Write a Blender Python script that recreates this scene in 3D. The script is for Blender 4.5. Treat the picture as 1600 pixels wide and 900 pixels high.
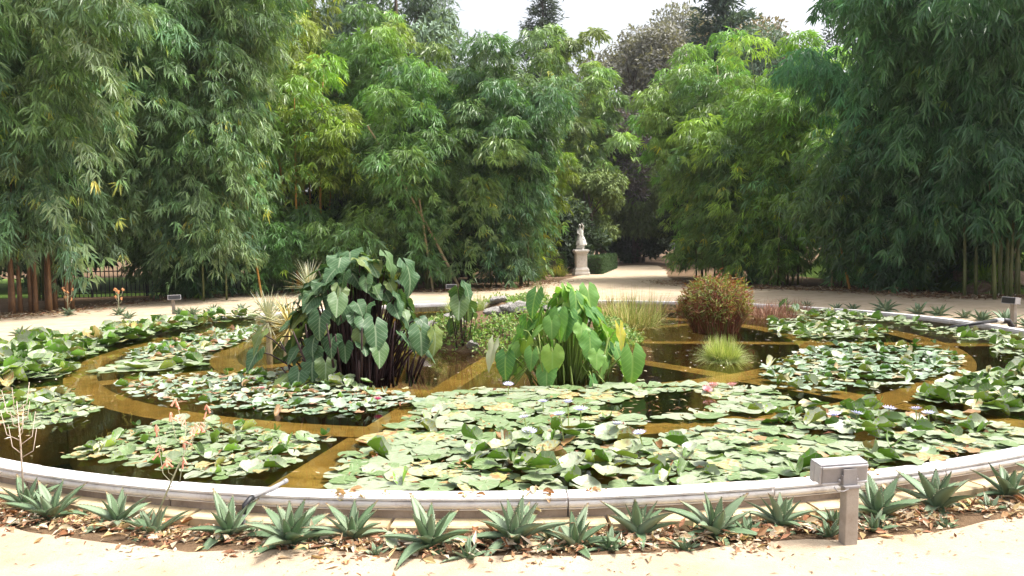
import bpy, bmesh, math, random
import numpy as np
from mathutils import Vector, Matrix, Euler

for o in list(bpy.data.objects):
    bpy.data.objects.remove(o)
scene = bpy.context.scene
COL = scene.collection
R = math.radians
PI = math.pi

# ------------------------------------------------------------------ camera
F_PX, PITCH, ROLL, AZ, CAM_Z = 1225.0, 0.05513, 0.01814, -0.00591, 1.48
cam_data = bpy.data.cameras.new('camera')
cam = bpy.data.objects.new('camera', cam_data)
COL.objects.link(cam)
cam_data.sensor_width = 36.0
cam_data.lens = 36.0 * F_PX / 1600.0
cam_data.clip_start, cam_data.clip_end = 0.05, 2000
_c, _s, _cp, _sp = math.cos(ROLL), math.sin(ROLL), math.cos(PITCH), math.sin(PITCH)
_right, _up, _fwd = Vector((_c, -_s * _sp, -_s * _cp)), Vector((_s, _c * _sp, _c * _cp)), Vector((0, _cp, -_sp))
_rot = Matrix((_right, _up, -_fwd)).transposed()
cam.matrix_world = Matrix.Translation((0, 0, CAM_Z)) @ (Matrix.Rotation(-AZ, 3, 'Z') @ _rot).to_4x4()
scene.camera = cam

# ------------------------------------------------------------------ sky, sun, exposure
SUN_EL, SUN_AZ = R(62), R(85)          # high, on the right of the pool
world = bpy.data.worlds.new('World')
scene.world = world
world.use_nodes = True
wn, wl = world.node_tree.nodes, world.node_tree.links
wn.clear()
sky = wn.new('ShaderNodeTexSky')
sky.sky_type = 'NISHITA'
sky.sun_disc = False
sky.sun_elevation, sky.sun_rotation = SUN_EL, SUN_AZ
sky.air_density, sky.dust_density, sky.ozone_density = 1.0, 6.0, 1.0
hsv = wn.new('ShaderNodeHueSaturation')
hsv.inputs['Saturation'].default_value = 0.30
bg = wn.new('ShaderNodeBackground')
bg.inputs['Strength'].default_value = 0.15
wout = wn.new('ShaderNodeOutputWorld')
wl.new(sky.outputs[0], hsv.inputs['Color'])
wl.new(hsv.outputs[0], bg.inputs['Color'])
wl.new(bg.outputs[0], wout.inputs['Surface'])

sun_data = bpy.data.lights.new('sun', 'SUN')
sun_data.energy = 2.5
sun_data.angle = R(14)
sun_data.color = (1.0, 0.96, 0.88)
sun = bpy.data.objects.new('sun', sun_data)
COL.objects.link(sun)
_to_sun = Vector((math.sin(SUN_AZ) * math.cos(SUN_EL), math.cos(SUN_AZ) * math.cos(SUN_EL), math.sin(SUN_EL)))
sun.rotation_euler = _to_sun.to_track_quat('Z', 'Y').to_euler()
sun.location = (10, 10, 40)

vs = scene.view_settings
vs.view_transform = 'Standard'
vs.look = 'None'
vs.exposure = 1.15
vs.gamma = 1.0
vs.use_curve_mapping = False

# ------------------------------------------------------------------ helpers
def tag(o, label=None, cat=None, group=None, kind=None):
    if label: o['label'] = label
    if cat: o['category'] = cat
    if group: o['group'] = group
    if kind: o['kind'] = kind
    return o

def link(o, parent=None):
    COL.objects.link(o)
    if parent is not None:
        o.parent = parent
    return o

def empty(name, loc=(0, 0, 0), rz=0.0, scale=1.0):
    o = bpy.data.objects.new(name, None)
    o.empty_display_size = 0.1
    o.location = loc
    o.rotation_euler = (0, 0, rz)
    o.scale = (scale,) * 3
    return link(o)

def inst(name, mesh, parent=None, loc=(0, 0, 0), rot=(0, 0, 0), scale=(1, 1, 1)):
    o = bpy.data.objects.new(name, mesh)
    o.location = loc
    o.rotation_euler = rot
    o.scale = scale if hasattr(scale, '__len__') else (scale,) * 3
    return link(o, parent)

def copy_tree(o, parent=None):
    c = o.copy()
    COL.objects.link(c)
    c.parent = parent
    for ch in o.children:
        copy_tree(ch, c)
    return c

def np_mesh(name, verts, tris, mat, tint=None, smooth=False):
    """fast triangle mesh from numpy arrays"""
    me = bpy.data.meshes.new(name)
    nv, nt = len(verts), len(tris)
    me.vertices.add(nv)
    me.vertices.foreach_set('co', np.asarray(verts, np.float32).ravel())
    me.loops.add(nt * 3)
    me.polygons.add(nt)
    me.polygons.foreach_set('loop_start', np.arange(0, nt * 3, 3, dtype=np.int32))
    me.loops.foreach_set('vertex_index', np.asarray(tris, np.int32).ravel())
    if tint is not None:
        a = me.attributes.new('tint', 'FLOAT_COLOR', 'POINT')
        t4 = np.ones((nv, 4), np.float32)
        t4[:, :3] = tint
        a.data.foreach_set('color', t4.ravel())
    me.polygons.foreach_set('use_smooth', np.full(nt, smooth, dtype=bool))
    me.update(calc_edges=True)
    me.materials.append(mat)
    return me

class MB:
    def __init__(self):
        self.v, self.f, self.m = [], [], []

    def add(self, vs_, fs_, mi=0):
        b = len(self.v)
        self.v += [tuple(q) for q in vs_]
        self.f += [tuple(b + i for i in q) for q in fs_]
        self.m += [mi] * len(fs_)
        return self

    def box(self, c, s, rz=0.0, taper=1.0, mi=0):
        cx, cy, cz = c
        hx, hy, hz = s[0] / 2, s[1] / 2, s[2] / 2
        pts = []
        for z, k in ((-hz, 1.0), (hz, taper)):
            for x, y in ((-hx, -hy), (hx, -hy), (hx, hy), (-hx, hy)):
                x, y = x * k, y * k
                pts.append((cx + x * math.cos(rz) - y * math.sin(rz), cy + x * math.sin(rz) + y * math.cos(rz), cz + z))
        return self.add(pts, [(0, 3, 2, 1), (4, 5, 6, 7), (0, 1, 5, 4), (1, 2, 6, 5), (2, 3, 7, 6), (3, 0, 4, 7)], mi)

    def tube(self, pts, radii, n=6, mi=0, cap=True):
        pts = [Vector(q) for q in pts]
        if not hasattr(radii, '__len__'):
            radii = [radii] * len(pts)
        rings, up = [], None
        for i, q in enumerate(pts):
            d = (pts[min(i + 1, len(pts) - 1)] - pts[max(i - 1, 0)])
            d = d.normalized() if d.length > 1e-9 else Vector((0, 0, 1))
            if up is None:
                up = d.orthogonal().normalized()
            up = (up - d * up.dot(d))
            up = up.normalized() if up.length > 1e-6 else d.orthogonal().normalized()
            w = d.cross(up)
            rings.append([q + (up * math.cos(2 * PI * k / n) + w * math.sin(2 * PI * k / n)) * radii[i] for k in range(n)])
        vs_ = [q for r_ in rings for q in r_]
        fs_ = []
        for i in range(len(pts) - 1):
            for k in range(n):
                a, b = i * n + k, i * n + (k + 1) % n
                fs_.append((a, b, b + n, a + n))
        if cap:
            fs_.append(tuple(range(n))[::-1])
            fs_.append(tuple((len(pts) - 1) * n + k for k in range(n)))
        return self.add(vs_, fs_, mi)

    def lathe(self, prof, n=24, mi=0, c=(0, 0, 0)):
        vs_ = [(c[0] + r_ * math.cos(2 * PI * k / n), c[1] + r_ * math.sin(2 * PI * k / n), c[2] + z) for r_, z in prof for k in range(n)]
        fs_ = []
        for i in range(len(prof) - 1):
            for k in range(n):
                a, b = i * n + k, i * n + (k + 1) % n
                fs_.append((a, b, b + n, a + n))
        return self.add(vs_, fs_, mi)

    def mesh(self, name, mats, smooth=False):
        me = bpy.data.meshes.new(name)
        me.from_pydata(self.v, [], self.f)
        for m_ in (mats if isinstance(mats, (list, tuple)) else [mats]):
            me.materials.append(m_)
        me.polygons.foreach_set('material_index', self.m)
        me.polygons.foreach_set('use_smooth', [smooth] * len(self.f))
        me.update()
        return me

    def build(self, name, mats, parent=None, smooth=False, **kw):
        return inst(name, self.mesh(name, mats, smooth), parent, **kw)

def bevel(o, w=0.01, seg=2):
    m_ = o.modifiers.new('bevel', 'BEVEL')
    m_.width, m_.segments, m_.limit_method = w, seg, 'ANGLE'
    return o

# ------------------------------------------------------------------ materials
def new_mat(name):
    m_ = bpy.data.materials.new(name)
    m_.use_nodes = True
    nt = m_.node_tree
    for n_ in list(nt.nodes):
        nt.nodes.remove(n_)
    return m_, nt.nodes, nt.links

def N(nodes, t, **kw):
    n_ = nodes.new(t)
    for k, v in kw.items():
        if k in n_.inputs: n_.inputs[k].default_value = v
        else: setattr(n_, k, v)
    return n_

def ramp(nodes, stops):
    r_ = nodes.new('ShaderNodeValToRGB')
    e = r_.color_ramp.elements
    while len(e) < len(stops): e.new(0.5)
    for i, (p, c) in enumerate(stops):
        e[i].position = p
        e[i].color = (*c, 1)
    return r_

def surf(name, stops, scale=4.0, rough=0.85, bump=0.3, bscale=40.0, spec=0.3, detail=8, layer=None, bdist=0.01):
    """noise-coloured opaque surface; layer = (scale, lo, hi, colour, amount) stains with a shape of their own"""
    m_, nd, lk = new_mat(name)
    tc = N(nd, 'ShaderNodeTexCoord')
    nz = N(nd, 'ShaderNodeTexNoise', Scale=scale, Detail=detail, Roughness=0.65)
    lk.new(tc.outputs['Object'], nz.inputs['Vector'])
    rp = ramp(nd, stops)
    lk.new(nz.outputs['Fac'], rp.inputs[0])
    col = rp.outputs[0]
    if layer:
        ls, lo, hi, lc, am = layer
        n2 = N(nd, 'ShaderNodeTexNoise', Scale=ls, Detail=10, Roughness=0.7)
        lk.new(tc.outputs['Object'], n2.inputs['Vector'])
        mr = N(nd, 'ShaderNodeMapRange')
        mr.inputs[1].default_value, mr.inputs[2].default_value = lo, hi
        mr.inputs[4].default_value = am
        lk.new(n2.outputs['Fac'], mr.inputs[0])
        mx = N(nd, 'ShaderNodeMix', data_type='RGBA')
        lk.new(mr.outputs[0], mx.inputs[0])
        lk.new(col, mx.inputs[6])
        mx.inputs[7].default_value = (*lc, 1)
        col = mx.outputs[2]
    bs = N(nd, 'ShaderNodeBsdfPrincipled', Roughness=rough)
    bs.inputs['Specular IOR Level'].default_value = spec
    lk.new(col, bs.inputs['Base Color'])
    if bump:
        nb = N(nd, 'ShaderNodeTexNoise', Scale=bscale, Detail=6, Roughness=0.7)
        lk.new(tc.outputs['Object'], nb.inputs['Vector'])
        bp = N(nd, 'ShaderNodeBump', Strength=bump, Distance=bdist)
        lk.new(nb.outputs['Fac'], bp.inputs['Height'])
        lk.new(bp.outputs[0], bs.inputs['Normal'])
    out = N(nd, 'ShaderNodeOutputMaterial')
    lk.new(bs.outputs[0], out.inputs[0])
    return m_

def leaf_tint(name, rough=0.45, trans=0.3, spec=0.5, tgain=(1.25, 1.25, 0.5)):
    """foliage whose colour comes from the per-leaf 'tint' attribute"""
    m_, nd, lk = new_mat(name)
    at = N(nd, 'ShaderNodeAttribute', attribute_name='tint')
    bs = N(nd, 'ShaderNodeBsdfPrincipled', Roughness=rough)
    bs.inputs['Specular IOR Level'].default_value = spec
    lk.new(at.outputs['Color'], bs.inputs['Base Color'])
    out = N(nd, 'ShaderNodeOutputMaterial')
    if trans > 0:
        tg = N(nd, 'ShaderNodeMix', data_type='RGBA', blend_type='MULTIPLY')
        tg.inputs[0].default_value = 1
        tg.inputs[7].default_value = (*tgain, 1)
        lk.new(at.outputs['Color'], tg.inputs[6])
        tr = N(nd, 'ShaderNodeBsdfTranslucent')
        lk.new(tg.outputs[2], tr.inputs['Color'])
        mx = N(nd, 'ShaderNodeMixShader')
        mx.inputs[0].default_value = trans
        lk.new(bs.outputs[0], mx.inputs[1])
        lk.new(tr.outputs[0], mx.inputs[2])
        lk.new(mx.outputs[0], out.inputs[0])
    else:
        lk.new(bs.outputs[0], out.inputs[0])
    return m_

def leaf_random(name, stops, rough=0.4, trans=0.25, spec=0.5, noise=6.0, namp=0.35, veins=None, bump=0.0, spots=None, radial=None, tip=None):
    """leaf coloured by the object's random number, mottled by noise; veins = colour of the midrib and side veins (UV)"""
    m_, nd, lk = new_mat(name)
    oi = N(nd, 'ShaderNodeObjectInfo')
    tc = N(nd, 'ShaderNodeTexCoord')
    nz = N(nd, 'ShaderNodeTexNoise', Scale=noise, Detail=5)
    lk.new(tc.outputs['Object'], nz.inputs['Vector'])
    ad = N(nd, 'ShaderNodeMath', operation='MULTIPLY_ADD')
    ad.inputs[1].default_value, ad.inputs[2].default_value = namp, -namp / 2
    lk.new(nz.outputs['Fac'], ad.inputs[0])
    a2 = N(nd, 'ShaderNodeMath', operation='ADD')
    rn = N(nd, 'ShaderNodeAttribute', attribute_name='rnd')
    a0 = N(nd, 'ShaderNodeMath', operation='ADD')
    lk.new(oi.outputs['Random'], a0.inputs[0])
    lk.new(rn.outputs['Fac'], a0.inputs[1])
    lk.new(a0.outputs[0], a2.inputs[0])
    lk.new(ad.outputs[0], a2.inputs[1])
    rp = ramp(nd, stops)
    lk.new(a2.outputs[0], rp.inputs[0])
    col = rp.outputs[0]
    if veins:
        uv = N(nd, 'ShaderNodeUVMap')
        sx = N(nd, 'ShaderNodeSeparateXYZ')
        lk.new(uv.outputs[0], sx.inputs[0])
        au = N(nd, 'ShaderNodeMath', operation='ABSOLUTE')
        lk.new(sx.outputs[0], au.inputs[0])
        # side veins: sin((v - 0.75|u|) * k) ; midrib: |u| small
        s1 = N(nd, 'ShaderNodeMath', operation='MULTIPLY_ADD')
        s1.inputs[1].default_value = -0.75
        lk.new(au.outputs[0], s1.inputs[0])
        lk.new(sx.outputs[1], s1.inputs[2])
        s2 = N(nd, 'ShaderNodeMath', operation='MULTIPLY')
        s2.inputs[1].default_value = 2 * PI * 6
        lk.new(s1.outputs[0], s2.inputs[0])
        s3 = N(nd, 'ShaderNodeMath', operation='SINE')
        lk.new(s2.outputs[0], s3.inputs[0])
        r1 = N(nd, 'ShaderNodeMapRange')
        r1.inputs[1].default_value, r1.inputs[2].default_value, r1.inputs[4].default_value = 0.86, 1.0, 0.55
        lk.new(s3.outputs[0], r1.inputs[0])
        r2 = N(nd, 'ShaderNodeMapRange')
        r2.inputs[1].default_value, r2.inputs[2].default_value = 0.05, 0.015
        r2.inputs[4].default_value = 0.8
        lk.new(au.outputs[0], r2.inputs[0])
        mxv = N(nd, 'ShaderNodeMath', operation='MAXIMUM')
        lk.new(r1.outputs[0], mxv.inputs[0])
        lk.new(r2.outputs[0], mxv.inputs[1])
        mv = N(nd, 'ShaderNodeMix', data_type='RGBA')
        lk.new(mxv.outputs[0], mv.inputs[0])
        lk.new(col, mv.inputs[6])
        mv.inputs[7].default_value = (*veins, 1)
        col = mv.outputs[2]
    if radial:      # veins that run from the middle of a pad to its edge
        so = N(nd, 'ShaderNodeSeparateXYZ')
        lk.new(tc.outputs['Object'], so.inputs[0])
        at2 = N(nd, 'ShaderNodeMath', operation='ARCTAN2')
        lk.new(so.outputs[1], at2.inputs[0])
        lk.new(so.outputs[0], at2.inputs[1])
        mu = N(nd, 'ShaderNodeMath', operation='MULTIPLY')
        mu.inputs[1].default_value = 9.0
        lk.new(at2.outputs[0], mu.inputs[0])
        sn = N(nd, 'ShaderNodeMath', operation='SINE')
        lk.new(mu.outputs[0], sn.inputs[0])
        rr_ = N(nd, 'ShaderNodeMapRange')
        rr_.inputs[1].default_value, rr_.inputs[2].default_value, rr_.inputs[4].default_value = 0.75, 1.0, 0.45
        lk.new(sn.outputs[0], rr_.inputs[0])
        mr_ = N(nd, 'ShaderNodeMix', data_type='RGBA')
        lk.new(rr_.outputs[0], mr_.inputs[0])
        lk.new(col, mr_.inputs[6])
        mr_.inputs[7].default_value = (*radial, 1)
        col = mr_.outputs[2]
    if tip:         # withered tip
        so = N(nd, 'ShaderNodeSeparateXYZ')
        lk.new(tc.outputs['Object'], so.inputs[0])
        rt = N(nd, 'ShaderNodeMapRange')
        rt.inputs[1].default_value, rt.inputs[2].default_value, rt.inputs[4].default_value = tip[0], tip[1], 0.9
        lk.new(so.outputs[0], rt.inputs[0])
        mt_ = N(nd, 'ShaderNodeMix', data_type='RGBA')
        lk.new(rt.outputs[0], mt_.inputs[0])
        lk.new(col, mt_.inputs[6])
        mt_.inputs[7].default_value = (*tip[2], 1)
        col = mt_.outputs[2]
    if spots:
        vo = N(nd, 'ShaderNodeTexNoise', Scale=spots[0], Detail=3, Roughness=0.6)
        lk.new(tc.outputs['Object'], vo.inputs['Vector'])
        rs = N(nd, 'ShaderNodeMapRange')
        rs.inputs[1].default_value, rs.inputs[2].default_value, rs.inputs[4].default_value = spots[1], spots[1] + 0.06, spots[3]
        lk.new(vo.outputs['Fac'], rs.inputs[0])
        ms = N(nd, 'ShaderNodeMix', data_type='RGBA')
        lk.new(rs.outputs[0], ms.inputs[0])
        lk.new(col, ms.inputs[6])
        ms.inputs[7].default_value = (*spots[2], 1)
        col = ms.outputs[2]
    bs = N(nd, 'ShaderNodeBsdfPrincipled', Roughness=rough)
    bs.inputs['Specular IOR Level'].default_value = spec
    lk.new(col, bs.inputs['Base Color'])
    if bump:
        bp = N(nd, 'ShaderNodeBump', Strength=bump, Distance=0.01)
        lk.new(nz.outputs['Fac'], bp.inputs['Height'])
        lk.new(bp.outputs[0], bs.inputs['Normal'])
    out = N(nd, 'ShaderNodeOutputMaterial')
    if trans > 0:
        tr = N(nd, 'ShaderNodeBsdfTranslucent')
        tg = N(nd, 'ShaderNodeMix', data_type='RGBA', blend_type='MULTIPLY')
        tg.inputs[0].default_value = 1
        tg.inputs[7].default_value = (1.3, 1.3, 0.5, 1)
        lk.new(col, tg.inputs[6])
        lk.new(tg.outputs[2], tr.inputs['Color'])
        mx = N(nd, 'ShaderNodeMixShader')
        mx.inputs[0].default_value = trans
        lk.new(bs.outputs[0], mx.inputs[1])
        lk.new(tr.outputs[0], mx.inputs[2])
        lk.new(mx.outputs[0], out.inputs[0])
    else:
        lk.new(bs.outputs[0], out.inputs[0])
    return m_

M = {}
M['sand'] = surf('sand', [(0.30, (0.37, 0.285, 0.195)), (0.5, (0.475, 0.375, 0.265)), (0.72, (0.55, 0.445, 0.33))], scale=2.2, rough=0.95, bump=0.8, bscale=70, spec=0.1, layer=(60.0, 0.60, 0.70, (0.30, 0.20, 0.12), 0.6))
M['earth'] = surf('earth', [(0.3, (0.10, 0.065, 0.04)), (0.55, (0.17, 0.11, 0.065)), (0.75, (0.26, 0.17, 0.10))], scale=3.0, rough=0.95, bump=0.8, bscale=25, spec=0.1, bdist=0.03)
M['lawn'] = surf('lawn', [(0.3, (0.09, 0.155, 0.03)), (0.6, (0.16, 0.25, 0.05)), (0.8, (0.24, 0.28, 0.09))], scale=1.6, rough=0.9, bump=0.8, bscale=30, spec=0.1, bdist=0.04)
M['marble'] = surf('rim stone', [(0.28, (0.62, 0.57, 0.56)), (0.5, (0.77, 0.73, 0.72)), (0.72, (0.82, 0.79, 0.78))], scale=5.0, rough=0.6, bump=0.12, bscale=60, spec=0.4, layer=(6.0, 0.52, 0.74, (0.27, 0.21, 0.17), 0.7))
M['rim_face_shade'] = surf('shaded rim riser', [(0.3, (0.20, 0.15, 0.12)), (0.5, (0.30, 0.24, 0.20)), (0.7, (0.40, 0.33, 0.28))], scale=6.0, rough=0.8, bump=0.2, bscale=50, layer=(20.0, 0.55, 0.72, (0.10, 0.075, 0.05), 0.6))  # stained stone, with the shade on the riser painted in as dark brown
M['ledge'] = surf('ledge stone', [(0.3, (0.42, 0.31, 0.17)), (0.5, (0.56, 0.44, 0.27)), (0.7, (0.64, 0.53, 0.36))], scale=5.0, rough=0.9, bump=0.3, bscale=50, layer=(12.0, 0.56, 0.75, (0.22, 0.14, 0.08), 0.7))
M['algae'] = surf('algae covered wall', [(0.28, (0.11, 0.075, 0.022)), (0.5, (0.22, 0.148, 0.044)), (0.70, (0.34, 0.25, 0.10))], scale=1.7, rough=0.9, bump=0.3, bscale=30, spec=0.1, layer=(7.0, 0.52, 0.68, (0.11, 0.09, 0.025), 0.75))
M['mud'] = surf('pond mud', [(0.3, (0.008, 0.008, 0.006)), (0.6, (0.02, 0.018, 0.01)), (0.8, (0.035, 0.035, 0.016))], scale=2.0, rough=0.95, bump=0, spec=0.05)  # near-black mud colour also stands in for light absorbed by deep water
M['statue'] = surf('weathered white marble', [(0.3, (0.58, 0.55, 0.50)), (0.55, (0.74, 0.72, 0.68)), (0.8, (0.82, 0.80, 0.77))], scale=4.0, rough=0.7, bump=0.2, bscale=30, layer=(7.0, 0.55, 0.62, (0.045, 0.045, 0.04), 0.9))
M['pedestal'] = surf('pedestal marble', [(0.3, (0.62, 0.57, 0.52)), (0.55, (0.74, 0.70, 0.66)), (0.8, (0.80, 0.77, 0.74))], scale=3.0, rough=0.7, bump=0.15, bscale=30, layer=(6.0, 0.62, 0.74, (0.32, 0.28, 0.22), 0.6))
M['rock'] = surf('grey rock', [(0.25, (0.20, 0.18, 0.16)), (0.5, (0.42, 0.39, 0.36)), (0.75, (0.60, 0.57, 0.53))], scale=5.0, rough=0.9, bump=0.9, bscale=16, bdist=0.05, layer=(6.0, 0.58, 0.7, (0.10, 0.12, 0.05), 0.7))
M['rock_brown'] = surf('brown rock', [(0.25, (0.16, 0.10, 0.07)), (0.5, (0.32, 0.22, 0.16)), (0.75, (0.48, 0.36, 0.28))], scale=4.0, rough=0.9, bump=0.9, bscale=14, bdist=0.05)
M['culm_gold'] = surf('golden culm', [(0.3, (0.34, 0.16, 0.035)), (0.6, (0.50, 0.27, 0.06)), (0.8, (0.42, 0.34, 0.10))], scale=3.0, rough=0.5, bump=0.05, spec=0.4)
M['culm_red'] = surf('red brown culm', [(0.3, (0.13, 0.065, 0.032)), (0.6, (0.21, 0.11, 0.05)), (0.8, (0.22, 0.15, 0.07))], scale=3.0, rough=0.55, bump=0.05, spec=0.4)
M['culm_green'] = surf('green culm', [(0.3, (0.07, 0.09, 0.03)), (0.6, (0.14, 0.15, 0.05)), (0.8, (0.24, 0.2, 0.09))], scale=3.0, rough=0.5, bump=0.05, spec=0.4)
M['culm_dry'] = surf('dry culm', [(0.3, (0.33, 0.25, 0.14)), (0.6, (0.48, 0.38, 0.22)), (0.8, (0.55, 0.47, 0.31))], scale=3.0, rough=0.6, bump=0.05, spec=0.3)
M['bark'] = surf('bark', [(0.3, (0.07, 0.055, 0.045)), (0.6, (0.14, 0.11, 0.09)), (0.8, (0.2, 0.17, 0.15))], scale=5.0, rough=0.95, bump=0.8, bscale=18, spec=0.1, bdist=0.04)
M['iron'] = surf('dark iron', [(0.4, (0.015, 0.016, 0.015)), (0.7, (0.04, 0.036, 0.03))], scale=9, rough=0.6, bump=0.1)
M['alu'] = surf('painted aluminium', [(0.3, (0.20, 0.185, 0.19)), (0.6, (0.26, 0.245, 0.25)), (0.8, (0.31, 0.30, 0.30))], scale=10, rough=0.5, bump=0.1, bscale=90, spec=0.5, layer=(25.0, 0.62, 0.75, (0.22, 0.18, 0.15), 0.5))
M['alu_light'] = surf('pale aluminium frame', [(0.3, (0.34, 0.325, 0.34)), (0.7, (0.45, 0.435, 0.45))], scale=10, rough=0.45, bump=0.08, bscale=90, spec=0.5, layer=(22.0, 0.62, 0.75, (0.25, 0.21, 0.18), 0.5))
M['post'] = surf('weathered metal post', [(0.3, (0.25, 0.205, 0.17)), (0.55, (0.33, 0.285, 0.245)), (0.75, (0.39, 0.35, 0.31))], scale=9, rough=0.65, bump=0.2, bscale=60, layer=(13.0, 0.58, 0.74, (0.22, 0.15, 0.10), 0.7))
M['pipe'] = surf('grey plastic pipe', [(0.3, (0.20, 0.195, 0.20)), (0.7, (0.33, 0.32, 0.32))], scale=12, rough=0.5, bump=0.05)
M['black'] = surf('black plastic', [(0.3, (0.012, 0.012, 0.014)), (0.7, (0.03, 0.03, 0.035))], scale=8, rough=0.45, bump=0.05, spec=0.5)
M['white_plastic'] = surf('white plastic', [(0.3, (0.55, 0.54, 0.52)), (0.7, (0.7, 0.69, 0.67))], scale=8, rough=0.5, bump=0.05)
M['bamboo'] = leaf_tint('bamboo leaf', rough=0.38, trans=0.32, spec=0.6)
M['tree_leaf'] = leaf_tint('tree leaf', rough=0.6, trans=0.22, spec=0.3)
M['herb'] = leaf_tint('herb leaf', rough=0.5, trans=0.3, spec=0.35)
M['dry_leaf'] = leaf_tint('dry leaf', rough=0.8, trans=0.1, spec=0.15, tgain=(1.1, 0.9, 0.6))
M['pad_top'] = leaf_random('lily pad upper side', [(0.0, (0.11, 0.19, 0.05)), (0.25, (0.18, 0.26, 0.11)), (0.55, (0.27, 0.32, 0.20)), (0.90, (0.34, 0.37, 0.27)), (0.975, (0.42, 0.42, 0.14)), (1.0, (0.34, 0.19, 0.08))], rough=0.42, trans=0.12, spec=0.7, noise=3.5, namp=0.55, bump=0.4, spots=(6.0, 0.60, (0.27, 0.19, 0.08), 0.8), radial=(0.40, 0.47, 0.28))
M['pad_under'] = leaf_random('lily pad underside', [(0.0, (0.12, 0.28, 0.03)), (0.5, (0.22, 0.40, 0.045)), (0.85, (0.34, 0.46, 0.07)), (1.0, (0.38, 0.28, 0.09))], rough=0.5, trans=0.3, spec=0.3, noise=7, namp=0.3)
M['pad_top_small'] = leaf_random('small lily pad upper side', [(0.0, (0.15, 0.25, 0.12)), (0.3, (0.25, 0.33, 0.23)), (0.6, (0.36, 0.42, 0.33)), (0.84, (0.40, 0.44, 0.30)), (0.94, (0.48, 0.43, 0.22)), (1.0, (0.42, 0.24, 0.15))], rough=0.40, trans=0.1, spec=0.7, noise=12, namp=0.35, bump=0.4, spots=(8.0, 0.62, (0.33, 0.22, 0.13), 0.7))
M['ear'] = leaf_random('elephant ear leaf', [(0.0, (0.040, 0.095, 0.036)), (0.5, (0.065, 0.14, 0.055)), (0.78, (0.10, 0.175, 0.06)), (0.90, (0.15, 0.20, 0.05)), (1.0, (0.22, 0.24, 0.045))], rough=0.5, trans=0.24, spec=0.4, noise=5, namp=0.12, veins=(0.26, 0.33, 0.20))
M['taro'] = leaf_random('taro leaf', [(0.0, (0.07, 0.19, 0.055)), (0.45, (0.125, 0.28, 0.065)), (0.8, (0.20, 0.37, 0.075)), (1.0, (0.30, 0.41, 0.08))], rough=0.42, trans=0.38, spec=0.4, noise=4, namp=0.2, veins=(0.28, 0.44, 0.13))
M['taro_yellow'] = leaf_random('yellowing taro leaf', [(0.0, (0.45, 0.30, 0.03)), (0.6, (0.55, 0.42, 0.04)), (1.0, (0.30, 0.36, 0.05))], rough=0.5, trans=0.3, noise=9, namp=0.9, veins=(0.40, 0.36, 0.10))
M['taro_pale'] = leaf_random('pale taro leaf', [(0.0, (0.38, 0.42, 0.25)), (1.0, (0.48, 0.50, 0.33))], rough=0.5, trans=0.3, noise=5, veins=(0.5, 0.5, 0.36))
M['ear_stalk'] = surf('dark purple stalk', [(0.3, (0.030, 0.016, 0.018)), (0.7, (0.07, 0.035, 0.035))], scale=6, rough=0.5, bump=0)
M['taro_stalk'] = surf('pale green stalk', [(0.3, (0.17, 0.26, 0.05)), (0.7, (0.34, 0.40, 0.12))], scale=6, rough=0.5, bump=0)
M['aloe'] = leaf_random('aloe leaf', [(0.0, (0.105, 0.170, 0.080)), (0.5, (0.145, 0.210, 0.115)), (1.0, (0.21, 0.265, 0.165))], rough=0.5, trans=0.0, spec=0.4, noise=6, namp=0.4, spots=(90.0, 0.63, (0.30, 0.36, 0.24), 0.6), tip=(0.175, 0.205, (0.30, 0.15, 0.07)))
M['aloe_edge'] = surf('aloe margin', [(0.3, (0.42, 0.42, 0.28)), (0.7, (0.56, 0.54, 0.40))], scale=10, rough=0.6, bump=0)
M['stalk_pink'] = surf('pale pink flower stalk', [(0.3, (0.44, 0.34, 0.27)), (0.7, (0.60, 0.50, 0.40))], scale=8, rough=0.6, bump=0)
M['stalk_green'] = surf('grey green flower stalk', [(0.3, (0.26, 0.28, 0.18)), (0.7, (0.42, 0.40, 0.26))], scale=8, rough=0.6, bump=0)
M['coral'] = surf('coral flower', [(0.3, (0.72, 0.26, 0.17)), (0.7, (0.80, 0.42, 0.30))], scale=30, rough=0.5, bump=0)
M['orange_fl'] = surf('orange flower', [(0.3, (0.62, 0.24, 0.08)), (0.7, (0.74, 0.40, 0.18))], scale=30, rough=0.5, bump=0)
M['lilac'] = surf('lilac petal', [(0.3, (0.58, 0.56, 0.86)), (0.7, (0.76, 0.75, 0.92))], scale=20, rough=0.5, bump=0)
M['pink'] = surf('pink petal', [(0.3, (0.72, 0.30, 0.34)), (0.7, (0.82, 0.50, 0.50))], scale=20, rough=0.5, bump=0)
M['magenta'] = surf('magenta petal', [(0.3, (0.72, 0.03, 0.22)), (0.7, (0.80, 0.10, 0.32))], scale=20, rough=0.5, bump=0)
M['yellow'] = surf('yellow stamen', [(0.3, (0.72, 0.50, 0.06)), (0.7, (0.78, 0.60, 0.15))], scale=20, rough=0.6, bump=0)

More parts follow.
